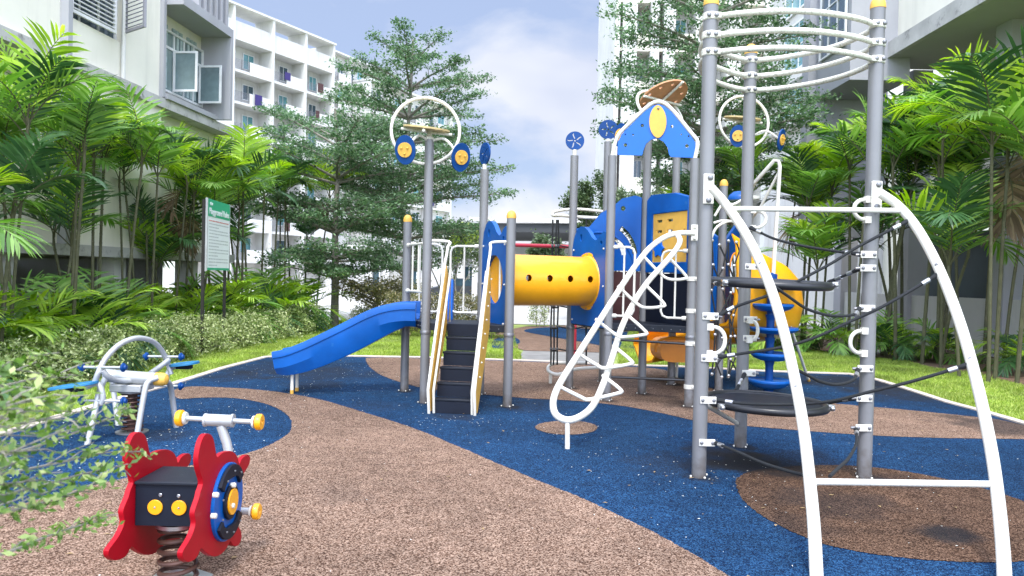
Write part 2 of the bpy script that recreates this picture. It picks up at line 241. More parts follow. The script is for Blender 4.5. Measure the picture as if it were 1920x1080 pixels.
# ------------------------------------------------------------------ mesh builder
def catmull(pts, k=6, closed=False):
    pts = [Vector(p) for p in pts]; n = len(pts); out = []
    rng = range(n) if closed else range(n-1)
    for i in rng:
        p0 = pts[(i-1) % n] if closed or i > 0 else pts[0]*2-pts[1]
        p1 = pts[i]; p2 = pts[(i+1) % n]
        p3 = pts[(i+2) % n] if closed or i+2 < n else p2*2-p1
        for j in range(k):
            t = j/k
            out.append(0.5*((2*p1)+(-p0+p2)*t+(2*p0-5*p1+4*p2-p3)*t*t+(-p0+3*p1-3*p2+p3)*t**3))
    if not closed: out.append(pts[-1])
    return out
def frame_of(axis):
    a = Vector(axis).normalized(); h = Vector((0, 0, 1)) if abs(a.z) < 0.9 else Vector((1, 0, 0))
    u = h.cross(a).normalized(); return u, a.cross(u).normalized(), a
class MB:
    def __init__(s): s.v = []; s.f = []
    def add(s, vs_, fs):
        o = len(s.v); s.v += [Vector(x) for x in vs_]; s.f += [tuple(i+o for i in f) for f in fs]; return s
    def tube(s, pts, r, n=10, closed=False, smooth=0):
        pts = [Vector(p) for p in pts]
        if smooth: pts = catmull(pts, smooth, closed)
        m = len(pts); rr = r if isinstance(r, (list, tuple)) else None
        tan = []
        for i in range(m):
            a = pts[(i-1) % m] if (closed or i > 0) else pts[i]; b = pts[(i+1) % m] if (closed or i < m-1) else pts[i]
            tan.append((b-a).normalized())
        u, w, _ = frame_of(tan[0]); vs_ = []; fs = []
        for i in range(m):
            u = (u - tan[i]*u.dot(tan[i])).normalized(); w = tan[i].cross(u)
            ri = (rr[0]+(rr[1]-rr[0])*i/(m-1)) if rr else r
            for j in range(n):
                t = 2*math.pi*j/n; vs_.append(pts[i]+u*(ri*math.cos(t))+w*(ri*math.sin(t)))
        for i in range(m if closed else m-1):
            a = i*n; b = ((i+1) % m)*n
            for j in range(n): fs.append((a+j, a+(j+1) % n, b+(j+1) % n, b+j))
        if not closed: fs.append(tuple(reversed(range(n)))); fs.append(tuple(range((m-1)*n, m*n)))
        return s.add(vs_, fs)
    def cyl(s, a, b, r, n=20, r2=None): return s.tube([a, b], (r, r if r2 is None else r2), n)
    def box(s, c, size, M=None):
        hx, hy, hz = size[0]/2, size[1]/2, size[2]/2; c = Vector(c)
        vs_ = [Vector((x, y, z)) for x in (-hx, hx) for y in (-hy, hy) for z in (-hz, hz)]
        if M is not None: vs_ = [M @ v for v in vs_]
        return s.add([v+c for v in vs_], [(0, 1, 3, 2), (4, 6, 7, 5), (0, 4, 5, 1), (2, 3, 7, 6), (0, 2, 6, 4), (1, 5, 7, 3)])
    def hexa(s, p):   # 8 corners: bottom 4 (ccw), top 4
        return s.add(p, [(3, 2, 1, 0), (4, 5, 6, 7), (0, 1, 5, 4), (1, 2, 6, 5), (2, 3, 7, 6), (3, 0, 4, 7)])
    def lathe(s, prof, org=(0, 0, 0), axis=(0, 0, 1), n=24):
        u, w, a = frame_of(axis); org = Vector(org); vs_ = []; fs = []; m = len(prof)
        for (r, z) in prof:
            for j in range(n):
                t = 2*math.pi*j/n; vs_.append(org+a*z+u*(max(r, 1e-4)*math.cos(t))+w*(max(r, 1e-4)*math.sin(t)))
        for i in range(m-1):
            for j in range(n): fs.append((i*n+j, i*n+(j+1) % n, (i+1)*n+(j+1) % n, (i+1)*n+j))
        if prof[0] != prof[-1]: fs.append(tuple(reversed(range(n)))); fs.append(tuple(range((m-1)*n, m*n)))
        else: pass
        return s.add(vs_, fs)
    def disc(s, c, axis, r, th, n=28, rb=0.004):
        rb = min(rb, th*0.4)
        return s.lathe([(r-rb, -th/2), (r, -th/2+rb), (r, th/2-rb), (r-rb, th/2)], c, axis, n)
    def prism(s, loops, org, u, v, th, off=0.0):
        """loops: outer + holes of (a,b); placed at org + a*u + b*v, thick along u x v"""
        org = Vector(org); u = Vector(u); v = Vector(v); w = u.cross(v).normalized()
        L2 = [[Vector((a, b, 0)) for a, b in lp] for lp in loops]
        flat = [q for lp in L2 for q in lp]; tris = tessellate_polygon(L2); k = len(flat)
        P = [org+u*q.x+v*q.y+w*(off-th/2) for q in flat]+[org+u*q.x+v*q.y+w*(off+th/2) for q in flat]
        fs = []
        for t in tris:
            a, b, c = (flat[i] for i in t); cr_ = (b-a).cross(c-a).z
            t = tuple(t) if cr_ > 0 else tuple(reversed(t))
            fs.append(tuple(i+k for i in t)); fs.append(tuple(reversed(t)))
        o = 0
        for lp in L2:
            m = len(lp); ar = sum(lp[i].x*lp[(i+1) % m].y-lp[(i+1) % m].x*lp[i].y for i in range(m))
            hole = lp is not L2[0]; ccw = ar > 0
            for i in range(m):
                a, b = o+i, o+(i+1) % m; q = (a, b, b+k, a+k)
                fs.append(q if (ccw != hole) else tuple(reversed(q)))
            o += m
        return s.add(P, fs)
    def ball(s, c, r, n=14, sx=(1, 1, 1)):
        c = Vector(c); m = n//2; vs_ = []; fs = []
        for i in range(1, m):
            ph = math.pi*i/m
            for j in range(n):
                t = 2*math.pi*j/n; vs_.append(c+Vector((r*sx[0]*math.sin(ph)*math.cos(t), r*sx[1]*math.sin(ph)*math.sin(t), r*sx[2]*math.cos(ph))))
        top = len(vs_); vs_ += [c+Vector((0, 0, r*sx[2])), c-Vector((0, 0, r*sx[2]))]
        for i in range(m-2):
            for j in range(n): fs.append((i*n+j, (i+1)*n+j, (i+1)*n+(j+1) % n, i*n+(j+1) % n))
        for j in range(n): fs.append((top, j, (j+1) % n)); fs.append((top+1, (m-2)*n+(j+1) % n, (m-2)*n+j))
        return s.add(vs_, fs)
    def mesh(s, name, org=(0, 0, 0), ang=38):
        o = Vector(org); me = bpy.data.meshes.new(name)
        me.from_pydata([tuple(v-o) for v in s.v], [], s.f); me.validate()
        me.shade_smooth(); me.set_sharp_from_angle(angle=math.radians(ang)); return me

def link(name, me, mt, parent=None, bevel=0.0):
    o = bpy.data.objects.new(name, me); COL.objects.link(o)
    if mt:
        for x in (mt if isinstance(mt, (list, tuple)) else [mt]): me.materials.append(MATS[x])
    if parent: o.parent = parent
    if bevel:
        b = o.modifiers.new('bevel', 'BEVEL'); b.width = bevel; b.segments = 2; b.limit_method = 'ANGLE'; b.angle_limit = math.radians(40)
    return o
def tag(o, label, cat=None, group=None, kind=None):
    if label: o['label'] = label
    if cat: o['category'] = cat
    if group: o['group'] = group
    if kind: o['kind'] = kind
    return o
SPLIT = {'mounting_plate', 'bolt', 'screw', 'fin_wall', 'floor_slab', 'parapet', 'clamp', 'pillar', 'pier', 'column', 'open_casement', 'foot', 'slide_leg', 'collar', 'grey_bay', 'corner_clamp', 'seat_arm', 'rope_eye', 'ferrule', 'lower_wall', 'upper_wall', 'back_wall', 'bay_surround', 'net_frame', 'base_board', 'brace', 'fin_panel'}
def fixn(o):
    bm = bmesh.new(); bm.from_mesh(o.data); bmesh.ops.recalc_face_normals(bm, faces=bm.faces); bm.to_mesh(o.data); bm.free(); return o
def pieces(mb):
    par = list(range(len(mb.v)))
    def find(a):
        while par[a] != a: par[a] = par[par[a]]; a = par[a]
        return a
    for f in mb.f:
        r = find(f[0])
        for i in f[1:]: par[find(i)] = r
    groups = {}
    for f in mb.f: groups.setdefault(find(f[0]), []).append(f)
    out = []
    for fs in groups.values():
        m = MB(); mp_ = {}
        for f in fs:
            for i in f:
                if i not in mp_: mp_[i] = len(m.v); m.v.append(mb.v[i])
        m.f = [tuple(mp_[i] for i in f) for f in fs]; out.append(m)
    return out
class Thing:
    def __init__(s, name, label, cat, loc=(0, 0, 0), group=None):
        s.loc = Vector(loc); s.o = bpy.data.objects.new(name, None); COL.objects.link(s.o); s.o.location = s.loc
        s.o.empty_display_size = 0.2; tag(s.o, label, cat, group)
    def part(s, name, mb, mt, parent=None, bevel=0.0, label=None, ang=38):
        if name in ('bolt', 'screw', 'rope_clip') and len(pieces(mb)) > 12:
            o = link(name, mb.mesh(name, s.loc, ang), mt, parent or s.o, bevel); o['kind'] = 'stuff'; return o
        if name in SPLIT:
            first = None
            for sub in pieces(mb):
                o = link(name, sub.mesh(name, s.loc, ang), mt, parent or s.o, bevel); fixn(o); first = first or o
                if label: o['label'] = label
            return first
        o = link(name, mb.mesh(name, s.loc, ang), mt, parent or s.o, bevel)
        if label: o['label'] = label
        return o
def struct(name, mb, mt, **k):
    o = link(name, mb.mesh(name), mt); o['kind'] = 'structure'; return o
def copy_thing(root, loc, rz, sc, label, group=None):
    r = root.copy(); COL.objects.link(r); r.location = loc; r.rotation_euler = (0, 0, rz); r.scale = (sc, sc, sc) if not isinstance(sc, tuple) else sc
    r['label'] = label
    if group: r['group'] = group
    for ch in list(root.children):
        c = ch.copy(); COL.objects.link(c); c.parent = r
        for g in list(ch.children):
            d = g.copy(); COL.objects.link(d); d.parent = c
    return r
def cut(o, cutter_mb):
    """boolean difference, applied at once; the cutter does not stay in the scene"""
    c = bpy.data.objects.new('cutter', cutter_mb.mesh('cutter')); COL.objects.link(c)
    for ob in (o, c):
        bm = bmesh.new(); bm.from_mesh(ob.data); bmesh.ops.remove_doubles(bm, verts=bm.verts, dist=1e-5); bmesh.ops.recalc_face_normals(bm, faces=bm.faces); bm.to_mesh(ob.data); bm.free()
    m = o.modifiers.new('b', 'BOOLEAN'); m.operation = 'DIFFERENCE'; m.object = c; m.solver = 'EXACT'
    bpy.context.view_layer.update()
    dg = bpy.context.evaluated_depsgraph_get(); me = bpy.data.meshes.new_from_object(o.evaluated_get(dg))
    o.modifiers.remove(m); o.data = me; bpy.data.objects.remove(c)
    me.shade_smooth(); me.set_sharp_from_angle(angle=math.radians(38))
def circ(cx, cy, r, n=20, ry=None, a0=0):
    ry = r if ry is None else ry
    return [(cx+r*math.cos(a0+2*math.pi*i/n), cy+ry*math.sin(a0+2*math.pi*i/n)) for i in range(n)]
def smooth2(pts, k=4, closed=True):
    return [(p.x, p.y) for p in catmull([Vector((a, b, 0)) for a, b in pts], k, closed)]
def npmesh(name, verts, quads, mi=None, tris=False):
    me = bpy.data.meshes.new(name); nv = len(verts); k = quads.shape[1]; nf = len(quads)
    me.vertices.add(nv); me.vertices.foreach_set('co', np.asarray(verts, np.float32).ravel())
    me.loops.add(nf*k); me.loops.foreach_set('vertex_index', np.asarray(quads, np.int32).ravel())
    me.polygons.add(nf); me.polygons.foreach_set('loop_start', np.arange(0, nf*k, k, dtype=np.int32))
    if mi is not None: me.polygons.foreach_set('material_index', np.asarray(mi, np.int32))
    me.update(calc_edges=True); me.validate(); return me

# ------------------------------------------------------------------ ground, rubber surface, kerb, paths
def sheet(name, px_pts, z, mt, world_pts=(), kind='structure', smooth=0):
    P = [G(x, y) for x, y in px_pts]; pts = [(p.x, p.y) for p in P]
    if smooth:
        pts = smooth2(pts, smooth*5); jr = random.Random(len(pts)); pts = [(a+jr.gauss(0, .0035), b+jr.gauss(0, .0035)) for a, b in pts]
    pts += list(world_pts)
    vs_ = [Vector((a, b, z)) for a, b in pts]; tr = tessellate_polygon([vs_]); fs = []
    for t in tr:
        a, b, c = (vs_[i] for i in t); fs.append(tuple(t) if (b-a).cross(c-a).z > 0 else tuple(reversed(t)))
    m = MB().add(vs_, fs); o = link(name, m.mesh(name), mt); o['kind'] = kind
    return o, pts
gm = MB(); 
S = 900.0; gm.add([(-S, -S, -0.03), (S, -S, -0.03), (S, S, -0.03), (-S, S, -0.03)], [(0, 1, 2, 3)])
struct('ground', gm, 'grass_ground')

kerb_L = [(33, 809), (90, 791), (155, 771), (220, 751), (284, 733), (338, 718), (422, 691), (502, 670), (560, 667.5), (650, 668.5), (800, 671), (1000, 677.5), (1150, 685)]
kerb_R = [(1280, 688.5), (1440, 697), (1525, 700), (1590, 702), (1642, 713), (1700, 731), (1773, 755), (1845, 774), (1920, 796)]
KL = [G(*p) for p in kerb_L]; KR = [G(*p) for p in kerb_R]
d0 = (KL[0]-KL[2]).normalized(); K0 = KL[0]+d0*9.0
d1 = (KR[-1]-KR[-3]).normalized(); K1 = KR[-1]+d1*9.0
kerb_line = [K0]+KL+KR+[K1]
base_poly = [(p.x, p.y) for p in kerb_line]+[(7.5, -3.0), (-7.5, -3.0)]
vs_ = [Vector((a, b, 0.0)) for a, b in base_poly]; fs = []
for t in tessellate_polygon([vs_]):
    a, b, c = (vs_[i] for i in t); fs.append(tuple(t) if (b-a).cross(c-a).z > 0 else tuple(reversed(t)))
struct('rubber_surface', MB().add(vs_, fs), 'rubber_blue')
BR = 'rubber_brown'
# big brown swoosh in front
sheet('rubber_patch', [(330, 730), (360, 725), (400, 726), (470, 730), (540, 738), (610, 752), (700, 779), (780, 805), (860, 838), (930, 868), (1000, 898), (1080, 930), (1150, 962), (1220, 996), (1290, 1034), (1370, 1083), (1470, 1150), (1560, 1260),
      (900, 1700), (200, 1500), (-400, 1300), (-500, 1020), (-120, 975), (0, 955), (100, 930), (200, 905), (300, 884), (400, 865), (480, 845), (535, 818), (547, 798), (538, 778), (500, 758), (440, 747), (380, 746), (338, 748), (326, 740)], 0.004, BR, smooth=3)
# brown band behind the structure, sweeping right
sheet('rubber_patch', [(686, 675), (695, 690), (725, 708), (790, 727), (860, 736), (930, 742), (1000, 748), (1080, 752), (1170, 762), (1240, 775), (1320, 792), (1420, 801), (1520, 809), (1620, 816), (1740, 821), (1850, 823), (1925, 824), (2000, 826), (2040, 822), (2000, 815),
      (1930, 800), (1870, 787), (1800, 779), (1690, 768), (1565, 757), (1480, 748), (1380, 738), (1310, 722), (1265, 706), (1235, 692), (1100, 684), (1000, 679), (850, 674), (740, 671), (693, 671)], 0.004, BR, smooth=3)
sheet('rubber_patch', [(1380, 908), (1385, 895), (1410, 884), (1450, 878), (1520, 873), (1600, 874), (1680, 882), (1760, 896), (1850, 918), (1930, 944), (2010, 980), (2040, 1020), (1990, 1046), (1900, 1054), (1800, 1054), (1700, 1047), (1600, 1033), (1520, 1012), (1440, 974), (1395, 940)], 0.004, 'rubber_brown_dark', smooth=3)
sheet('rubber_patch', [(1120, 802), (1113, 809), (1090, 814), (1062, 815.5), (1032, 813), (1010, 807), (1004, 801), (1012, 795), (1034, 791), (1062, 789.5), (1092, 791), (1113, 796)], 0.004, BR, smooth=3)
# path gap at the back and the far play patch
sheet('path', [(966, 677), (1150, 686), (1140, 658), (985, 650)], -0.022, 'path_paver')
sheet('far_rubber_surface', [(985, 656), (1150, 660), (1300, 660), (1330, 640), (1240, 617), (1100, 609), (985, 611), (930, 622), (925, 640)], -0.014, BR)
sheet('far_rubber_patch', [(983, 620), (1010, 614), (1060, 614), (1160, 620), (1240, 632), (1240, 652), (1150, 650), (1090, 640), (1030, 630)], -0.008, 'rubber_blue', smooth=2)
sheet('far_rubber_patch', [(925, 638), (945, 630), (970, 634), (973, 643), (950, 650), (925, 652)], -0.008, 'rubber_blue', smooth=2)
# car park paving beyond the lawn
pk = MB(); pk.add([(-16, 25.5, -0.012), (18, 25.5, -0.012), (40, 95, -0.012), (-40, 95, -0.012)], [(0, 1, 2, 3)])
struct('pavement', pk, 'concrete_light')
# soil strips below the palms
sl = [G(1630, 668), G(1700, 676), G(1760, 690), G(1840, 702), G(1900, 716), G(2050, 760)]
sm_ = MB(); a = [(p.x, p.y, -0.02) for p in sl]; b = [(12, 19.5, -0.02), (12, 4, -0.02)]
vs_ = [Vector(q) for q in a+[(12, 6, -0.02), (12, 24, -0.02), (6.5, 27, -0.02), (5.5, 22, -0.02)]]; fs = []
for t in tessellate_polygon([vs_]):
    x, y, z = (vs_[i] for i in t); fs.append(tuple(t) if (y-x).cross(z-x).z > 0 else tuple(reversed(t)))
struct('soil', sm_.add(vs_, fs), 'soil')
so = MB(); so.add([(-12, 3, -0.02), (-6.3, 3, -0.02), (-5.9, 9, -0.02), (-6.2, 13.5, -0.02), (-5.6, 23, -0.02), (-11, 24, -0.02)], [(0, 1, 2, 3, 4, 5)])
struct('soil', so, 'soil')

# kerb: a row of edging stones all round
kb = MB()
kl = []
for i in range(len(kerb_line)-1):
    a, b = kerb_line[i], kerb_line[i+1]
    kl.append(a)
kl.append(kerb_line[-1])
W_ = 0.10; vs_ = []; fs = []
for i, p in enumerate(kl):
    t = (kl[min(i+1, len(kl)-1)]-kl[max(i-1, 0)]).normalized(); nrm = Vector((-t.y, t.x, 0))
    vs_ += [p-nrm*0.01+V(0, 0, -0.05), p-nrm*0.01+V(0, 0, 0.016), p-nrm*0.0+V(0, 0, 0.022), p+nrm*(W_-0.01)+V(0, 0, 0.022), p+nrm*W_+V(0, 0, 0.014), p+nrm*W_+V(0, 0, -0.05)]
for i in range(len(kl)-1):
    for j in range(5): fs.append((i*6+j, (i+1)*6+j, (i+1)*6+j+1, i*6+j+1))
struct('kerb', kb.add(vs_, fs), 'kerb')

# ------------------------------------------------------------------ grass blades, petals
rs = np.random.default_rng(7)
def inpoly(x, y, poly):
    c = np.zeros(len(x), bool); n = len(poly)
    for i in range(n):
        x1, y1 = poly[i]; x2, y2 = poly[(i+1) % n]
        k = ((y1 > y) != (y2 > y)) & (x < (x2-x1)*(y-y1)/((y2-y1) if y2 != y1 else 1e-9)+x1); c ^= k
    return c
def blades(poly, dens, h=0.05, w=0.008):
    xs = [p[0] for p in poly]; ys = [p[1] for p in poly]
    A = (max(xs)-min(xs))*(max(ys)-min(ys)); n = int(A*dens)
    x = rs.uniform(min(xs), max(xs), n); y = rs.uniform(min(ys), max(ys), n)
    k = inpoly(x, y, poly); x, y = x[k], y[k]; n = len(x)
    patch = 0.75+0.45*np.sin(x*2.1+y*1.3)*np.sin(y*1.7-x*0.7)
    hh = h*rs.uniform(0.5, 1.35, n)*patch; a = rs.uniform(0, 2*np.pi, n); ww = w*rs.uniform(0.7, 1.4, n)
    dx, dy = np.cos(a)*ww, np.sin(a)*ww; lx, ly = rs.normal(0, 0.4, n)*hh, rs.normal(0, 0.4, n)*hh; z0 = np.full(n, -0.03)
    v = np.stack([np.stack([x-dx, y-dy, z0], 1), np.stack([x+dx, y+dy, z0], 1), np.stack([x+lx, y+ly, z0+hh], 1)], 1).reshape(-1, 3)
    return v
KLw = [(p.x, p.y) for p in kerb_line]
left_poly = [(K0.x-0.14, K0.y)]+[(p.x-0.13, p.y+0.03) for p in KL[:8]]+[(G(580, 614).x, G(580, 614).y), (-5.8, 18), (-6.3, 13), (-6.1, 9), (-7.2, 5.0)]
back_poly = [(p.x, p.y+0.14) for p in KL[7:12]]+[(G(980, 672).x, G(980, 672).y), (G(972, 655).x, G(972, 655).y), (0.0, 25.3), (-6.5, 25.3), (-5.6, 19)]
right_poly = [(G(1160, 684).x, G(1160, 684).y)]+[(p.x+0.1, p.y+0.12) for p in KR]+[(K1.x+0.15, K1.y)]+[(p.x, p.y) for p in reversed(sl)]+[(5.6, 21), (4.0, 24.8), (G(1160, 655).x, G(1160, 655).y)]
gv = np.concatenate([blades(left_poly, 2600, 0.055, 0.007), blades(back_poly, 1100, 0.06, 0.01), blades(right_poly, 2400, 0.06, 0.009)])
gme = npmesh('grass', gv, np.arange(len(gv)).reshape(-1, 3))
tag(link('grass', gme, 'grass_blade'), 'short mown green lawn grass around the rubber play surface', 'grass', kind='stuff')
# fallen petals and leaf bits on the rubber
def litter(name, n, mt, size, label, seed, clusters):
    r = np.random.default_rng(seed); X = []; Y = []
    for (px, py, sp, k) in clusters:
        c = G(px, py); X.append(r.normal(c.x, sp, k)); Y.append(r.normal(c.y, sp, k))
    X.append(r.uniform(-5, 5, n)); Y.append(r.uniform(3, 14, n)); x = np.concatenate(X); y = np.concatenate(Y)
    k = inpoly(x, y, [(p[0], p[1]) for p in base_poly]); x, y = x[k], y[k]; m = len(x)
    a = r.uniform(0, 6.28, m); s1 = size*r.uniform(0.5, 1.5, m); s2 = s1*r.uniform(0.3, 0.7, m); z = 0.0085
    c_, s_ = np.cos(a), np.sin(a); t = r.uniform(0, 0.006, m)
    v = np.stack([np.stack([x-c_*s1, y-s_*s1, z+t*0], 1), np.stack([x+s_*s2, y-c_*s2, z+t], 1), np.stack([x+c_*s1, y+s_*s1, z+t*0.5], 1), np.stack([x-s_*s2, y+c_*s2, z+t], 1)], 1).reshape(-1, 3)
    tag(link(name, npmesh(name, v, np.arange(len(v)).reshape(-1, 4)), mt), label, 'leaf litter', kind='stuff')
litter('fallen_petals', 200, 'petal', 0.0075, 'tiny pale fallen petals scattered on the rubber', 3,
       [(430, 700, 0.7, 90), (560, 740, 0.8, 130), (650, 700, 0.8, 100), (250, 840, 0.7, 160), (130, 850, 0.6, 90), (420, 780, 0.5, 60), (850, 790, 0.35, 60), (880, 760, 0.5, 40), (1330, 900, 0.5, 50), (1100, 830, 0.7, 50), (1550, 720, 0.8, 60), (1650, 900, 0.8, 40), (1300, 1000, .5, 20)])
litter('fallen_leaves', 110, 'dry_leaf', 0.016, 'small dry brown leaf bits scattered on the rubber', 5, [(1450, 900, 0.7, 20), (900, 950, 1.2, 20)])

# ------------------------------------------------------------------ palms
def frond(rng, L, elev, az, nl, lw, droop, leaflen, base, V_, F_, MI, mi, fold=0.55, curl=0.0):
    """pinnate frond: rachis bending down, two rows of narrow drooping leaflets"""
    ca, sa = math.cos(az), math.sin(az); pos = np.array(base, float); e = elev; k = nl+6
    step = L/k; side = np.array([-sa, ca, 0.0]); pts = []; 
    for i in range(k+1):
        t = i/k; d = np.array([math.cos(e)*ca, math.cos(e)*sa, math.sin(e)]) + side*curl*t
        pts.append((pos.copy(), d)); pos = pos+d*step; e -= droop/k*(0.4+1.4*t)
    # rachis as a thin 3-sided strip
    n0 = len(V_)
    for i, (p, d) in enumerate(pts):
        w = 0.012*(1-0.75*i/k)*(0.6+L*0.4); up = np.cross(side, d); up = up/np.linalg.norm(up)
        V_.extend([p-side*w, p+side*w, p-up*w*1.2*-1])
        if i:
            a = n0+3*(i-1); b = n0+3*i
            for q in ((a, a+1, b+1, b), (a+1, a+2, b+2, b+1), (a+2, a, b, b+2)): F_.append(q); MI.append(1)
    for i in range(5, k+1):
        p, d = pts[i]; t = (i-5)/(k-5.0)
        up = np.cross(side, d)*-1.0; up = up/np.linalg.norm(up)*(-1 if up[2] > 0 and False else 1)
        if up[2] < 0: up = -up
        ll = leaflen*(0.45+1.15*math.sin(math.pi*min(1, 0.16+0.78*t))**0.8)*(1.0 if t < .8 else 1-(t-.8)*1.2)*rng.uniform(0.88, 1.1)
        for s in (-1, 1):
            if rng.random() < 0.04: continue
            fw = math.radians(62-34*t)+rng.normal(0, 0.06)         # leaflets swing forward towards the tip
            dirv = side*s*math.sin(fw)+d*math.cos(fw)+up*fold*(0.75-0.4*t)+rng.normal(0, 0.045, 3)
            dirv /= np.linalg.norm(dirv)
            wv = d*math.sin(fw)-side*s*math.cos(fw); wv = wv-dirv*np.dot(wv, dirv)+up*rng.normal(0, .12); wv /= np.linalg.norm(wv)
            sag = np.array([0, 0, -1.0]); n1 = len(V_); w = lw*(0.7+0.5*math.sin(math.pi*t))
            q = p.copy(); segs = ((0.0, 0.35), (0.33, 1.0), (0.72, 0.72))
            dl = dirv.copy(); prev = 0.0
            for (f, wf) in segs:
                q = q+dl*ll*(f-prev); prev = f; V_.extend([q-wv*w*wf*0.5, q+wv*w*wf*0.5]); dl = dl+sag*(0.10+0.22*t); dl /= np.linalg.norm(dl)
            q = q+dl*ll*(1-prev); V_.append(q)
            F_.append((n1, n1+1, n1+3, n1+2)); MI.append(mi); F_.append((n1+2, n1+3, n1+5, n1+4)); MI.append(mi); F_.append((n1+4, n1+5, n1+6, n1+6)); MI.append(mi)
def leafmesh(name, V_, F_, MI):
    me = bpy.data.meshes.new(name); me.from_pydata([tuple(map(float, v)) for v in V_], [], [f if f[2] != f[3] else f[:3] for f in F_])
    me.polygons.foreach_set('material_index', np.array(MI, np.int32)); me.validate(); return me
PM = ['palm_bright', 'stem_palm', 'palm_mid', 'palm_dark', 'dead_frond']
def palm_proto(seed, stems, label, name='palm', fl=1.7, nfr=8, leafl=0.42, lw=0.036, low=False, nl=26, bright=0.3):
    """stems: list of (x, y, height, lean_x, lean_y)"""
    rng = np.random.default_rng(seed); T = Thing(name, label, 'palm'); V_ = []; F_ = []; MI = []
    for (x, y, h, lx, ly) in stems:
        top = np.array([x+lx, y+ly, h])
        if h > 0.5:
            m = MB(); pts = [(x, y, -0.05), (x+lx*0.25, y+ly*0.25, h*0.35), (x+lx*0.6, y+ly*0.6, h*0.7), tuple(top)]
            cp = catmull([Vector(p) for p in pts], 7); r = 0.021+0.006*rng.random()
            vs2 = []; m.tube(cp, (r*1.15, r*0.8), 8)
            for i in range(2, len(cp)-1, 1): m.lathe([(r*1.0, -0.006), (r*1.13, 0), (r*1.0, 0.006)], cp[i], cp[i+1]-cp[i], 8)
            m.tube([Vector(top)-V(0, 0, 0.02), Vector(top)+V(lx*.05, ly*.05, 0.5*fl*0.35)], (r*1.0, r*0.6), 8)
            T.part('stem', m, 'stem_palm')
        n = nfr+int(rng.integers(-1, 2)); a0 = rng.uniform(0, 6.28)
        for i in range(n):
            az = a0+i*2.4+rng.normal(0, 0.2); q = i/max(1, n-1)
            elev = math.radians(88-38*q+rng.normal(0, 6)) if not low else math.radians(80-62*q+rng.normal(0, 7))
            u = rng.random(); mi = 0 if (q < 0.45 and u < bright*2) or u < bright*0.6 else (2 if u < 0.72 else 3)
            if q > 0.9 and h > 2 and rng.random() < 0.13: mi = 4; elev = math.radians(-35)
            frond(rng, fl*rng.uniform(0.82, 1.12)*(.6 if mi == 4 else 1), elev, az, nl, lw, math.radians((38+48*q) if not low else (60+45*q)), leafl, top+np.array([0, 0, 0.12 if not low else rng.uniform(-.0, .15)]), V_, F_, MI, mi, curl=rng.normal(0, 0.25))
    cr_ = link('crown', leafmesh('crown', V_, F_, MI), PM, T.o)
    return T.o
P_ = []
def stemset(seed, n, spread, hmin, hmax):
    r = random.Random(seed); out = []
    for i in range(n):
        a = r.uniform(0, 6.28); d = spread*math.sqrt(r.random()); h = r.uniform(hmin, hmax)
        x, y = d*math.cos(a), d*math.sin(a); out.append((x, y, h, x*0.5+r.uniform(-.15, .15), y*0.5+r.uniform(-.15, .15)))
    return out
palmA = palm_proto(11, stemset(1, 4, 0.65, 2.5, 3.3)+stemset(5, 1, 0.75, 1.3, 2.2), 'x', fl=1.22, nfr=5, bright=.34, nl=19, lw=.042, leafl=.34)
palmB = palm_proto(12, stemset(2, 4, 0.6, 2.5, 3.4)+stemset(6, 1, 0.7, 1.3, 2.0), 'x', fl=1.32, nfr=5, bright=.36, nl=20, lw=.042, leafl=.36)
palmC = palm_proto(13, stemset(3, 4, 0.8, 2.3, 3.2)+stemset(7, 1, 0.8, 1.2, 2.1), 'x', fl=1.15, nfr=5, bright=.28, nl=18, lw=.04, leafl=.32)
palmD = palm_proto(14, stemset(4, 3, 0.5, 2.5, 3.2)+stemset(8, 1, 0.6, 1.4, 2.0), 'x', fl=1.5, nfr=7, leafl=.42, bright=.36, nl=22, lw=.046)
lowA = palm_proto(21, [(0, 0, 0.1, 0, 0), (0.2, 0.25, 0.2, .05, 0), (-.25, .1, .1, 0, 0)], 'x', fl=1.35, nfr=9, low=True, leafl=0.40, lw=0.045, nl=16, bright=0.28)
lowB = palm_proto(22, [(0, 0, 0.3, 0, 0), (0.3, -0.2, 0.15, .05, 0)], 'x', fl=1.15, nfr=10, low=True, leafl=0.36, lw=0.05, nl=13, bright=0.2)
used = set()
